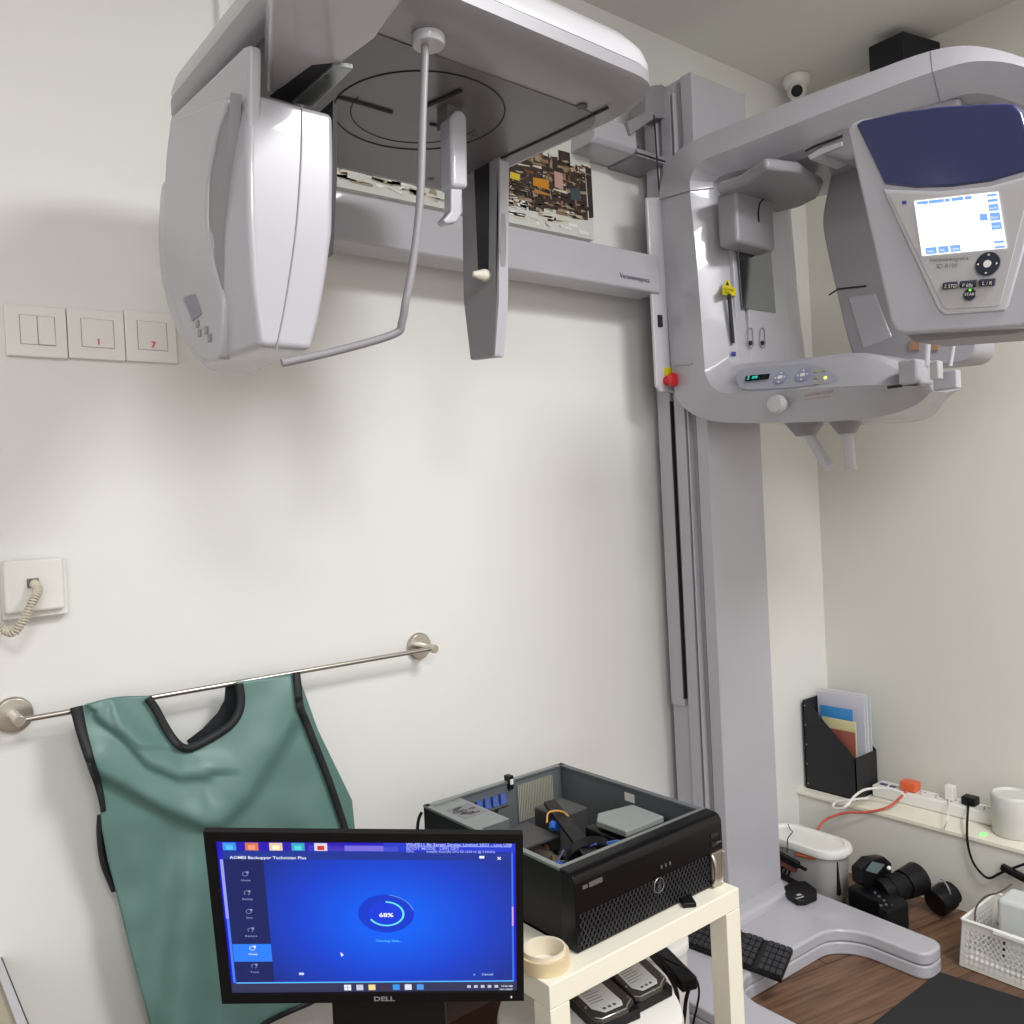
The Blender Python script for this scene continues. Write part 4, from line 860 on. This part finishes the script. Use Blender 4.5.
# ================================================================ UNDER THE TABLE
bc_ = at(610, 985, Z=.30)
BZ = .285
rc = at(679, 1000, Z=BZ); bc_ = Vector((rc.x-.150, rc.y+.035, 0))
rc = at(682, 1003, Z=BZ); bc_ = Vector((rc.x-.152*.785, rc.y+.152*.62, 0))
RB = thing('round_stool', 'round white stool under the cream table carrying two hard drives', 'stool', (bc_.x, bc_.y, 0))
part('seat', MB().lathe((bc_.x, bc_.y, 0), [(.0, BZ-.03), (.130, BZ-.03), (.148, BZ-.026), (.152, BZ-.014), (.149, BZ-.003), (.14, BZ), (0, BZ)], 64), WHT, RB, angle=50)
for k in range(4):
    a_ = math.pi/4+k*math.pi/2; part('leg', MB().tube([(bc_.x+.09*math.cos(a_), bc_.y+.09*math.sin(a_), BZ-.03), (bc_.x+.10*math.cos(a_), bc_.y+.10*math.sin(a_), 0)], .012, 12), WHT, RB)
def hdd(corners, label, curl):
    P = [at(x, y, Z=BZ+.024) for x, y in corners]; o = P[3]; ux = (P[2]-P[3]); uy = (P[0]-P[3])
    ux.z = uy.z = 0; T = thing('hard_drive', label, 'hard drive', ((P[0].x+P[2].x)/2, (P[0].y+P[2].y)/2, BZ), 'hard drives on the round stool')
    f_ = lambda u, v, z=0: Vector((o.x+ux.x*u+uy.x*v, o.y+ux.y*u+uy.y*v, BZ+.001+z))
    part('body', MB().prism([f_(*p) for p in ((0, 0), (1, 0), (1, 1), (0, 1))], (0, 0, .016)), BLK, T, bevel=.001)
    ch = [(0, .06), (.10, 0), (.72, 0), (.78, .05), (.97, .12), (1, .2), (1, 1), (0, 1)]
    part('cover', MB().prism([f_(*p, .016) for p in ch], (0, 0, .006)), mat('dark_taupe_cover', rgb(70, 62, 56), .38, .4), T, bevel=.0015)
    lm = MB().mat(0).prism([f_(*p, .0225) for p in ((.12, .28), (.28, .12), (.70, .12), (.76, .2), (.76, .95), (.12, .95))], (0, 0, .0004)).mat(1)
    for k in range(9):
        v = .9-k*.065; lm.add([f_(.18, v, .0232), f_(.18+rnd.uniform(.2, .5), v, .0232), f_(.18+.3, v-.012, .0232), f_(.18, v-.012, .0232)], [(0, 1, 2, 3)])
    for k in range(3): u = .3+k*.12; lm.add([f_(u, .22, .0232), f_(u+.07, .22, .0232), f_(u+.07, .17, .0232), f_(u, .17, .0232)], [(0, 1, 2, 3)])
    part('label', lm, [mat('silver_label', rgb(226, 226, 226), .45), mat('label_text_grey', rgb(96, 96, 100), .6)], T, recalc=False)
    part('cover_rim', MB().tube([f_(.02, .1, .0225), f_(.12, .03, .0225), f_(.70, .03, .0225), f_(.78, .09, .0225), f_(.95, .17, .0225)], .0014, 6), ALU, T)
    for u, v in ((.04, .35), (.93, .22), (.04, .95), (.93, .95), (.5, .03)): part('screw', MB().cyl(f_(u, v, .022), f_(u, v, .0238), .0022, n=10), CHR, T)
hdd([(555, 965), (612, 958), (637, 1005), (596, 1022)][0:0] or [(560, 985), (597, 962), (640, 1004), (598, 1022)], 'grey hard drive with silver label, the nearer one at the left on the white stool', 0)
hdd([(604, 966), (634, 950), (672, 982), (637, 1000)], 'grey hard drive with silver label, the farther one at the right on the white stool', 1)
c = at(679, 960, Z=.16)
JR = thing('white_tub', 'squat round white tub behind the black power adapter under the table', 'tub', (c.x, c.y, 0))
c = Vector((c.x-.045, c.y+.02, 0))
JR.location = (c.x, c.y, 0); LOC[JR.name] = c.copy()
part('body', MB().lathe(c, [(0, 0), (.055, 0), (.06, .01), (.062, .20), (0, .20)], 40), WHT, JR, angle=50)
part('lid', MB().lathe(c, [(.064, .2005), (.066, .202), (.066, .215), (.06, .221), (0, .222)], 40), WHT, JR, angle=50)
c = at(668, 966, Z=.24); 
PA = thing('power_adapter', 'black power adapter brick hanging beside the round white stool', 'power adapter', (c.x, c.y, 0))
A0, A1 = at(656, 950, Z=.25), at(690, 985, Z=.25)
ad = (A1-A0); adn = ad.normalized(); sd = adn.cross(EZ)
part('brick', MB().obox((A0+A1)/2, ad*.5, sd*.016, (0, 0, .012)), BLK, PA, bevel=.004)
part('cord', MB().tube(spline([A1, at(686, 1000, Z=.22), at(684, 1020, Z=.18), at(680, 1050, Z=.02)], 8), .0035, 8).tube(spline([A0, at(664, 958, Z=.27), at(690, 972, Z=.26), at(699, 990, Z=.22), at(694, 1020, Z=.16), at(685, 1060, Z=.01)], 8), .002, 8)
     .tube(spline([at(662, 961, Z=.27), at(665, 968, Z=.26), at(676, 990, Z=.24), at(678, 1012, Z=.2)], 8), .004, 8), RUB, PA)

# ================================================================ ON THE MACHINE BASE
KZ = .0605
K = [at(x, y, Z=KZ+.012) for x, y in ((735, 928), (793, 948), (781, 978), (722, 958))]
ku = (K[1]-K[0]); kv = (K[3]-K[0]); ku.z = kv.z = 0; kv = (K[2]-K[1]); kv.z = 0
kun = ku.normalized(); k1 = K[1].copy(); k2 = K[2].copy(); Lk = .30
k1.z = k2.z = KZ
KB = thing('keyboard', 'black computer keyboard lying across the pale machine base', 'keyboard', ((k1-kun*.15).x, (k1-kun*.15).y, KZ))
part('tray', MB().prism([k1, k2, k2-kun*Lk, k1-kun*Lk], (0, 0, .010)), BLK, KB, bevel=.002)
km = MB(); nr, nc_ = 5, 20; vv = (k2-k1)
for r_i in range(nr):
    for c_i in range(nc_):
        if c_i in (4, 8) : continue
        p = k1-kun*(.008+c_i*.0138)+vv*((r_i+.6)/(nr+.2)); p.z = KZ+.0125
        part('key', MB().obox(p, kun*.0058, vv.normalized()*(vv.length/nr*.40), (0, 0, .0022)), RUB, KB) if c_i < 7 and False else km.obox(p, kun*.0058, vv.normalized()*(vv.length/nr*.40), (0, 0, .0022))
kk = part('keys', km, mat('key_black', rgb(40, 41, 45), .5), KB); kk['kind'] = 'stuff'
# black sensor puck
HBZ = .0605
hpz = [(783, 892), (792, 886), (806, 886), (817, 894), (817, 901), (806, 906), (797, 906), (785, 898)]
HU = thing('card_hub', 'flat black hub with pale lettering lying on the machine base', 'hub', tuple(at(800, 896, Z=HBZ)))
part('body', MB().prism([at(x, y, Z=HBZ) for x, y in hpz], (0, 0, .014)), BLK, HU, bevel=.003)
def hbp(x, y): return at(x, y, Z=HBZ+.0146)
hux = (hbp(812, 893)-hbp(796, 898)).normalized(); huy = EZ.cross(hux)
part('lettering', MB().text('SSI', hbp(798, 896), hux, huy, .012, bold=.03).text('Dental', hbp(797, 899), hux, huy, .009, bold=.02), WHT, HU)
part('cord', MB().tube(spline([at(784, 893, Z=HBZ+.006), at(776, 887, Z=HBZ+.004), at(771, 876, Z=HBZ+.004), at(764, 869, Z=HBZ+.004), at(756, 862, Z=HBZ+.004)], 8), .0022, 8), RUB, HU)
c0 = at(757, 862, Z=HBZ+.006); c1 = at(797, 884, Z=HBZ+.006)
solo('black_stick', 'thin black stick device lying behind the black hub on the machine base', 'stick', MB().obox((c0+c1)/2, (c1-c0)*.5, (c1-c0).normalized().cross(EZ)*.008, (0, 0, .005)), BLK, bevel=.002)

# ================================================================ CABLE BOX, small electronics
CZ = .152; an = Vector((0, -1, 0)); pn = Vector((1, 0, 0))
bxx = 2.055; yn_ = at(838, 857, Z=CZ).y; yf_ = -.012; hl_ = (yf_-yn_)/2-.075; ctr = Vector((bxx, (yn_+yf_)/2, 0))
def stad(r, hl, z, g=0, n=14):
    out = []
    for s in (1, -1):
        for k in range(n+1):
            a_ = -math.pi/2+math.pi*k/n; out.append(Vector((ctr.x, ctr.y, 0))+an*(s*(hl+r*math.cos(a_)))+pn*(s*r*math.sin(a_)) + EZ*z)
    return out
CB = thing('cable_box', 'oval grey cable box with a white lid on the floor beside the machine base', 'box', (ctr.x, ctr.y, 0))
part('body', MB().loft([stad(.045, hl_, .001), stad(.052, hl_+.004, .02), stad(.055, hl_+.006, CZ-.022)]), mat('grey_box_plastic', rgb(172, 170, 168), .4), CB, angle=60)
part('lid', MB().loft([stad(.062, hl_+.006, CZ-.021), stad(.064, hl_+.008, CZ-.012), stad(.062, hl_+.006, CZ-.002), stad(.058, hl_+.004, CZ), stad(.050, hl_, CZ-.0), stad(.047, hl_, CZ-.006)]), WHT, CB, 'white oval lid', angle=45)
ep_ = Vector((ctr.x, ctr.y, 0))+an*(hl_+.05)-pn*.022
part('cable_slot', MB().obox(ep_+EZ*(CZ-.075), an*.0035, pn*.008, (0, 0, .045)), GAP, CB)
part('bundled_cord', MB().tube(spline([ep_+EZ*(CZ-.028)+pn*.005, ep_-an*.04-pn*.026+EZ*(CZ-.028), ep_-an*.10-pn*.036+EZ*(CZ-.031)], 6), .006, 8), mat('orange_cord', rgb(176, 92, 62), .5), CB)
c0, c1 = at(774, 852, X=ctr.x-.09), at(799, 866, X=ctr.x-.09)
DV = thing('usb_sensor', 'small black handheld device with a brown underside leaning before the cable box', 'device', tuple(c0))
dd_ = (c1-c0)
part('body', MB().obox((c0+c1)/2, dd_*.5, EX*.008, dd_.normalized().cross(EX)*.009), BLK, DV, bevel=.003)
part('underside', MB().obox((c0+c1)/2-EZ*.016, dd_*.38, EX*.006, dd_.normalized().cross(EX)*.008), mat('brown_plastic', rgb(110, 62, 50), .5), DV, bevel=.002)
part('plug', MB().obox(c1+dd_.normalized()*.010, dd_.normalized()*.012, EX*.004, dd_.normalized().cross(EX)*.003), BLK, DV)
part('stripe', MB().obox(c0-dd_.normalized()*.018+EZ*.002, EY*.018, EX*.003, EZ*.003), ALU, DV)
part('cord', MB().tube(spline([c0+EZ*.004, at(762, 851, X=ctr.x-.09), at(752, 851, X=ctr.x-.09), at(750, 858, X=ctr.x-.1), at(752, 866, X=ctr.x-.12)], 8), .0028, 8), RUB, DV)
p0 = at(788, 826, Z=CZ+.002)
solo('thin_black_wire', 'thin black wire draped over the white oval lid', 'wire', MB().tube(spline([at(788, 824, Z=CZ+.004), at(790, 829, Z=CZ+.004), at(792.5, 832, Z=CZ+.004), at(788, 838, Z=CZ+.004), at(787.5, 845, X=ctr.x-.07), at(787, 853, X=ctr.x-.085)], 6), .0012, 6), RUB)
bu = MB()
for k in range(7):
    b0 = at(752+k*4, 866+k*1.6, Z=.064); bu.tube(spline([b0, b0+Vector((.02, .01, .01)), b0+Vector((.035, -.02, .004+.002*k)), b0+Vector((.01, -.03, .003))], 6), .003, 7)
solo('black_cable_tangle', 'tangle of black cable at the foot of the column beside the cable box', 'cable', bu, RUB)

# ================================================================ DSLR CAMERA ON THE FLOOR
def fl(x, y, z=0): return at(x, y, Z=z)
c = fl(874, 905, .05)
DC = thing('dslr_camera', 'black camera with a long zoom lens lying on the wooden floor behind the base leg', 'camera', (c.x, c.y, 0))
ba, bb_ = at(850, 893, Z=.055), at(899, 914, Z=.055)
bd = (bb_-ba); bd.z = 0; bn = bd.normalized(); bp2 = Vector((-bn.y, bn.x, 0)); bm_ = (ba+bb_)/2
part('body', MB().obox((bm_.x+bp2.x*.01, bm_.y+bp2.y*.01, .042), bn*.066, bp2*.030, (0, 0, .040)), BLK, DC, bevel=.010)
part('grip', MB().obox((bm_.x+bn.x*.055, bm_.y+bn.y*.055, .04), bn*.018, bp2*.040, (0, 0, .036)), RUB, DC, bevel=.009)
L0, L1, L2 = at(880, 893, Z=.075), at(905, 884, Z=.082), at(918, 878, Z=.086)
part('lens_barrel', MB().tube([L0, lerp(L0, L1, .5), L1], [.032, .032, .031], 28), BLK, DC, bevel=.002)
part('zoom_ring', MB().tube([lerp(L0, L1, .35), lerp(L0, L1, .8)], .034, 28), RUB, DC)
part('lens_hood', MB().tube([lerp(L0, L1, .92), L2], [.036, .041], 32), BLK, DC, bevel=.002)
tr_c = at(876, 873, Z=.125)
ty_ = tr_c.y+.01
part('flash_trigger', MB().prism([at(x, y, Y=ty_) for x, y in ((861, 869), (871, 859), (885, 857), (892, 863), (892, 873), (882, 883), (868, 888), (862, 884))], (0, .028, 0)), BLK, DC, bevel=.004)
part('trigger_screen', MB().prism([at(x, y, Y=ty_-.0008) for x, y in ((866, 870.5), (872.5, 861.5), (885, 864.5), (877, 874))], (0, .001, 0)), mat('grey_lcd', rgb(110, 128, 132), .25), DC)
bt_ = MB()
for x, y in ((875, 893), (879, 897), (884, 901), (886, 905), (881, 906), (868, 886)): c_ = at(x, y, Z=.0825); bt_.cyl(c_, c_+EZ*.003, .0035, n=10)
part('button', bt_, mat('button_grey', rgb(90, 90, 92), .4), DC)
c = at(889, 868, Z=.13); part('dial', MB().sphere(c, .0055), WHT, DC)
c = fl(941, 903, .03)
LN = thing('black_lens', 'small black lens with a cord wound round it on the floor right of the camera', 'lens', (c.x, c.y, 0))
c_ = at(940, 897, Z=.045)
part('barrel', MB().cyl(c_+Vector((-.028, .0, -.008)), c_+Vector((.02, -.012, .004)), .034, n=28), BLK, LN, bevel=.004)
part('mount', MB().cyl(c_+Vector((.02, -.012, .004)), c_+Vector((.034, -.016, .008)), .029, n=28), RUB, LN, bevel=.002)
part('cord', MB().tube(spline([at(932, 884, Z=.085), at(940, 879, Z=.09), at(946, 884, Z=.09), at(950, 893, Z=.07), at(951, 902, Z=.03), at(943, 900, Z=.05), at(938, 897, Z=.06), at(943, 895, Z=.06)], 8), .002, 8), mat('grey_cord', rgb(150, 150, 150), .5), LN)

# ================================================================ MAT, BASKET
mt = [at(x, y, Z=.004) for x, y in ((939, 972), (1024, 999), (1110, 1026), (1000, 1110), (846, 1050), (872, 1024))]
solo('black_mat', 'flat black mat lying on the wooden floor at the lower right', 'mat', MB().prism([Vector((p.x, p.y, .0005)) for p in mt], (0, 0, .004)), mat('black_fabric_mat', rgb(30, 30, 32), .85, bump=.3, bscale=800))
c1_ = at(959, 965, Z=.002); b2_ = at(1024, 991, Z=.002)
rim = at(962, 918, X=c1_.x-.012); BH = rim.z
BK = thing('plastic_basket', 'white perforated plastic basket on the floor at the right edge', 'basket', (c1_.x+.08, c1_.y-.1, 0))
bx_, by_ = c1_.x, c1_.y; fl_w, fl_l = .155, .26
bx_out = bx_; t_ = .0016
def wall_grid(mb, A, B, T0, T1, holes_u, holes_v, nrm):
    """perforated wall: bars left between square holes; A,B bottom ends, T0,T1 top ends"""
    P = lambda u, v: lerp(lerp(A, B, u), lerp(T0, T1, u), v)
    us = [0, .04]+[.04+.92*k/holes_u for k in range(1, holes_u)]+[.96, 1]; vb = .08; vt = .86
    def bar(u0, v0, u1, v1): mb.prism([P(u0, v0), P(u1, v0), P(u1, v1), P(u0, v1)], nrm*t_)
    bar(0, 0, 1, vb); bar(0, vt, 1, 1); bar(0, vb, .04, vt); bar(.96, vb, 1, vt)
    for k in range(holes_v+1):
        v = lerp(vb, vt, k/holes_v); hw = .22*(vt-vb)/holes_v; bar(.04, max(vb, v-hw), .96, min(vt, v+hw))
    for k in range(holes_u+1):
        u = .04+.92*k/holes_u; hw = .21*.92/holes_u; bar(max(.04, u-hw), vb, min(.96, u+hw), vt)
yb0 = by_+.0; ob = .012
wgm = MB()
cor = [Vector((bx_, by_, .002)), Vector((bx_, by_-fl_l, .002)), Vector((bx_+fl_w, by_-fl_l, .002)), Vector((bx_+fl_w, by_, .002))]
tq = at(962, 919, X=bx_-ob); BH = tq.z; oy = tq.y-by_
tc_ = [Vector((bx_-ob, tq.y, BH)), Vector((bx_-ob, by_-fl_l-ob, BH)), Vector((bx_+fl_w+ob, by_-fl_l-ob, BH)), Vector((bx_+fl_w+ob, tq.y, BH))]
wall_grid(wgm, cor[0], cor[1], tc_[0], tc_[1], 22, 6, EX); wall_grid(wgm, cor[1], cor[2], tc_[1], tc_[2], 13, 6, EY); wall_grid(wgm, cor[2], cor[3], tc_[2], tc_[3], 22, 6, -EX); wall_grid(wgm, cor[3], cor[0], tc_[3], tc_[0], 13, 6, -EY)
wgm.prism(cor, (0, 0, .003))
part('body', wgm, WHT, BK)
part('rim', MB().tube([tc_[0], tc_[1], tc_[2], tc_[3], tc_[0]], .0038, 8), WHT, BK)
part('handle', MB().obox((tc_[0]+tc_[1])/2+Vector((-.002, 0, -.002)), (.006, 0, 0), (0, .06, 0), (0, 0, .005)), WHT, BK, bevel=.002)
rx = at(1018, 905, Z=.1)
RT_ = thing('white_box', 'glossy white plastic box standing upright in the basket', 'box', (bx_+.09, by_-.11, .006))
part('body', MB().box(bx_+.05, bx_+.13, by_-.17, by_-.065, .006, .165), mat('pale_grey_plastic', rgb(200, 204, 202), .35), RT_, bevel=.012)
part('port', MB().box(bx_+.0485, bx_+.0505, by_-.085, by_-.075, .03, .07), GAP, RT_)

# ================================================================ LEDGE OBJECTS
def lz(x, y, h=0): return at(x, y, Z=LZ+h)
# file holder
HX = 2.262
fA = at(802, 781, X=HX); fB = at(857, 798, X=HX); yA = -.012; yF = fB.y; zT = at(808, 701, X=HX).z; zF = at(865, 761, X=HX).z
z0 = LZ+.0008; hw = .118
FH = thing('file_holder', 'black slanted magazine file holder full of papers in the wall corner', 'file holder', (HX+hw/2, (yA+yF)/2, z0))
pf = [(yA, z0), (yF, z0), (yF, zF), (yA-.012, zT), (yA, zT)]
fm = MB(); fm.prism([(HX, y, z) for y, z in pf], (.003, 0, 0)); fm.prism([(HX+hw-.003, y, z) for y, z in pf], (.003, 0, 0))
fm.box(HX, HX+hw, yA-.003, yA, z0, zT); fm.box(HX, HX+hw, yF, yF+.003, z0, zF); fm.box(HX, HX+hw, yF, yA, z0, z0+.003)
part('shell', fm, mat('black_card', rgb(26, 27, 31), .6), FH)
rv = MB()
for k in range(5): rv.cyl((HX-.0012, yA-.007, lerp(z0+.015, zT-.015, k/4)), (HX+.001, yA-.007, lerp(z0+.015, zT-.015, k/4)), .0022, n=10)
part('rivet', rv, CHR, FH)
zpt = zT+.022
for (dx, ya, yb, zt, nm, lb_, col) in (
        (.016, yA-.062, yF+.008, zT-.075, 'booklet', 'small red and brown booklet at the front of the file holder', rgb(150, 84, 72)),
        (.030, yA-.045, yF+.012, zT-.048, 'yellow_folder', 'pale yellow folder showing above the booklet in the file holder', rgb(214, 208, 160)),
        (.045, yA-.030, yF+.030, zT-.018, 'blue_booklet', 'bright blue booklet in the black file holder', rgb(60, 140, 205)),
        (.068, yA-.008, yF-.006, zT+.018, 'paper_sheet', 'tall white printed sheet standing in the middle of the file holder', rgb(206, 204, 214)),
        (.085, yA-.010, yF-.010, zT+.024, 'paper_sheet', 'white sheet just behind the tall printed one in the file holder', rgb(220, 220, 224)),
        (.102, yA-.012, yF-.010, zT+.020, 'document_sleeve', 'clear bluish document sleeve at the back of the file holder', rgb(196, 210, 216))):
    if yb < yF+.004: yb = yF+.005
    solo(nm, lb_, 'document', MB().box(HX+dx, HX+dx+.0035, yb, ya, z0+.004, zt), mat(nm+'_cover_%d' % int(dx*1000), col, .5))
# power strip
ps0, ps1 = lz(876, 800, .03), lz(994, 838, .03)
PX = 2.355
yP0, yP1 = at(872, 799, X=PX-.03).y, at(998, 840, X=PX-.03).y
PS = thing('power_strip', 'white multi-socket power strip along the ledge', 'power strip', (PX, (yP0+yP1)/2, LZ))
part('housing', MB().box(PX-.028, PX+.03, yP1, yP0, LZ+.0005, LZ+.034), WHT, PS, bevel=.004)
sm_ = MB()
for k in range(6):
    y = lerp(yP0-.09, yP1+.04, k/5)
    for dx, dy in ((-.008, 0), (.008, .006), (.008, -.006)): sm_.obox((PX+dx, y+dy, LZ+.0345), (.003, 0, 0), (0, .002, 0), (0, 0, .0004))
part('socket', sm_, LILD, PS)
part('rocker', MB().box(PX-.012, PX+.0, yP0-.035, yP0-.015, LZ+.034, LZ+.0375).box(PX-.012, PX, yP0-.06, yP0-.045, LZ+.034, LZ+.0375), mat('purple_grey_key', rgb(96, 90, 120), .5), PS)
pt_ = [at(868, 798, Z=LZ+.02), at(850, 800, Z=LZ+.03), at(835, 803, Z=LZ+.012), at(834, 808, Z=LZ+.006), at(845, 807, Z=LZ+.02), at(856, 795, Z=LZ+.045), at(868, 789, Z=LZ+.05), at(890, 789, Z=LZ+.055), at(905, 795, Z=LZ+.05)]
pt_ = [Vector((min(p.x, XR-.01), p.y, p.z)) for p in pt_]
solo('white_flex', 'looped white mains cable at the end of the power strip', 'cable', MB().tube(spline(pt_, 10), .0035, 8), WHT)
def plug(name, label, px, py, m, sx, sy, sz, cord=None, cm=None, cr=.003):
    c = at(px, py, Z=LZ+.05); c.x = PX
    y = at(px, py, X=PX).y
    T = thing(name, label, 'plug', (PX, y, LZ+.036))
    part('body', MB().obox((PX, y, LZ+.0355+sz), (sx, 0, 0), (0, sy, 0), (0, 0, sz)), m, T, bevel=.003)
    if cord: part('cord', MB().tube(spline([Vector((PX-sx*.8, y, LZ+.040))]+cord, 10), cr, 8), cm or m, T)
ORG = mat('orange_plastic', rgb(226, 104, 60), .4); REDC = mat('red_orange_flex', rgb(196, 92, 72), .45)
plug('orange_plug', 'orange mains plug with a red cord in the power strip', 911, 801, ORG, .018, .022, .013, [at(890, 806, X=2.25), at(868, 812, X=2.22), at(845, 813, X=2.2), at(825, 820, X=2.16), at(817, 831, X=2.13)], REDC, .0035)
plug('white_adapter', 'small white charger plug in the middle of the power strip', 951, 801, WHT, .012, .012, .02, [at(948, 817, X=LX-.01), at(944, 829, X=LX-.012)], WHT, .0018)
plug('black_plug', 'black mains plug with a black cord at the right of the power strip', 971, 813, BLK, .016, .018, .011, [at(967, 826, X=LX-.006), at(968, 845, X=LX-.012), at(973, 862, X=LX-.012), at(982, 874, X=LX-.014), at(990, 878, X=LX-.014), at(1003, 872, X=LX-.012), at(1030, 862, X=LX-.014)], RUB, .003)
# speaker-like white cylinder
wc = at(1006, 850, Z=LZ); wy = at(1014, 845, X=2.31).y
WC = thing('white_canister', 'short white cylindrical canister standing on the ledge', 'canister', (2.315, wy, LZ))
part('body', MB().lathe((2.315, wy, LZ), [(0, .0005), (.046, .0005), (.049, .004), (.051, .098), (.049, .104), (.045, .106), (.041, .100), (0, .100)], 48), mat('satin_white', rgb(208, 207, 202), .45), WC, angle=50)
gl = at(984, 841, Z=LZ+.001)
part('status_light', MB().obox((LX+.022, wy+.052, LZ+.002), (.010, 0, 0), (0, .006, 0), (0, 0, .0015)), emis('green_lamp', 150, 250, 150, 1.2), WC, 'green glowing light')
cb0 = at(1010, 872, X=LX-.02)
solo('black_connector', 'black cable connector hanging at the right edge below the canister', 'connector', MB().obox(cb0+EY*-.01, EY*.03+EZ*.008, (.008, 0, 0), (0, -.002, .008)), BLK, bevel=.004)
solo('thin_cable', 'thin dark cable curving from the basket rim to the white box', 'cable', MB().tube(spline([at(975, 921, X=bx_+.03), at(976, 908, X=bx_+.03), at(985, 897, X=bx_+.04), at(1000, 892, X=bx_+.05), at(1012, 884, X=bx_+.07)], 8), .002, 8), mat('brown_flex', rgb(84, 74, 70), .5))

# ================================================================ CEILING CORNER
dcx, dcy = 2.33, -.09
dpos = at(797, 92, Y=-.07)
DM = thing('security_camera', 'small white dome security camera in the ceiling corner', 'security camera', (dpos.x, -.07, H))
dc = Vector((dpos.x, -.07, H))
part('mount', MB().lathe(dc, [(.038, -.001), (.040, -.01), (.036, -.024), (.026, -.034), (0, -.034)], 36), WHT, DM, angle=50)
part('ball', MB().sphere(dc-EZ*.040, .028, 24), WHT, DM, angle=180)
ld = (CAM-dc).normalized(); lc = dc-EZ*.040
part('lens', MB().cyl(lc+ld*.018, lc+ld*.0295, .0165, n=28), GLB, DM, bevel=.001)
s0 = at(900, 52, X=XR-.13)
SP = thing('wall_speaker', 'black box speaker fixed high on the right wall under the ceiling', 'speaker', tuple(s0))
a = at(868, 48, X=XR-.15); b = at(903, 34, X=XR-.15); zt2 = at(868, 47, X=XR-.15).z
part('cabinet', MB().prism([(XR-.15, a.y, zt2+.0), (XR-.15, b.y, zt2+.0), (XR-.003, b.y-.03, zt2+.0), (XR-.003, a.y-.03, zt2+.0)], (0, 0, -.19)), mat('black_cabinet', rgb(16, 18, 26), .6), SP, bevel=.004)
part('bracket', MB().box(XR-.02, XR-.0005, (a.y+b.y)/2-.04, (a.y+b.y)/2-.0, zt2-.12, zt2-.06), BLK, SP)

# ================================================================ parts of parts
def nest(root, holder, kids):
    hs = [o for o in root.children if o.name.split('.')[0] == holder]
    for o in list(root.children):
        if o.name.split('.')[0] in kids: o.parent = hs[0]
nest(XM, 'display_head', ('blue_cover', 'panel_frame', 'instrument_panel', 'touch_screen', 'keypad', 'head_lower_lip', 'panel_lettering'))
nest(XM, 'control_strip', ('digit_display', 'dial', 'olive_button', 'yellow_lamp'))
nest(XM, 'side_plate', ('power_switch', 'emergency_stop', 'stop_label'))
nest(XM, 'ceph_beam', ('beam_lettering', 'beam_end_gap'))
nest(XM, 'c_frame', ('housing_seam', 'red_lettering', 'arm_clip'))
nest(XM, 'slot_panel', ('slot', 'warning_label'))
nest(XM, 'mirror_panel', ('mirror', 'key_slot'))
nest(XM, 'column', ('side_rail', 'rail_groove', 'belt_cover', 'belt_slot', 'column_foot'))
nest(XM, 'sensor_housing', ('side_cover', 'leaf_recess', 'rating_label', 'sensor_seam', 'sensor_back_gap', 'sensor_top_ear'))
nest(XM, 'ear_rod_plate', ('ear_rod', 'ear_plate_slot', 'ear_plate_edge'))
nest(XM, 'sensor_cradle', ('slide_rail', 'rail_shadow_gap'))
nest(XM, 'ceph_head_underside', ('underside_groove', 'screw_plug'))
nest(XM, 'detector_arm', ('detector_face', 'detector_seam', 'amber_sticker'))
nest(MN, 'bezel', ('maker_lettering', 'power_led')); nest(MN, 'screen', ('window_background',))
nest(PC, 'front_bezel', ('front_grille', 'maker_badge', 'model_lettering', 'status_lamp', 'front_port', 'power_button', 'handle'))
nest(PC, 'power_supply', ('rating_label',)); nest(PC, 'motherboard', ('board_component',)); nest(PC, 'rear_plate', ('vent_grille', 'expansion_cover', 'card_clamp'))
nest(DC, 'flash_trigger', ('trigger_screen', 'dial')); nest(DC, 'lens_barrel', ('zoom_ring', 'lens_hood')); nest(DC, 'body', ('button', 'grip'))
nest(AP, 'front_panel', ('binding',)); nest(AP, 'back_panel', ('back_binding',))
nest(DM, 'ball', ('lens',)); nest(SK, 'face_plate', ('jack',)); nest(FH, 'shell', ('rivet',)); nest(HU, 'body', ('lettering',))
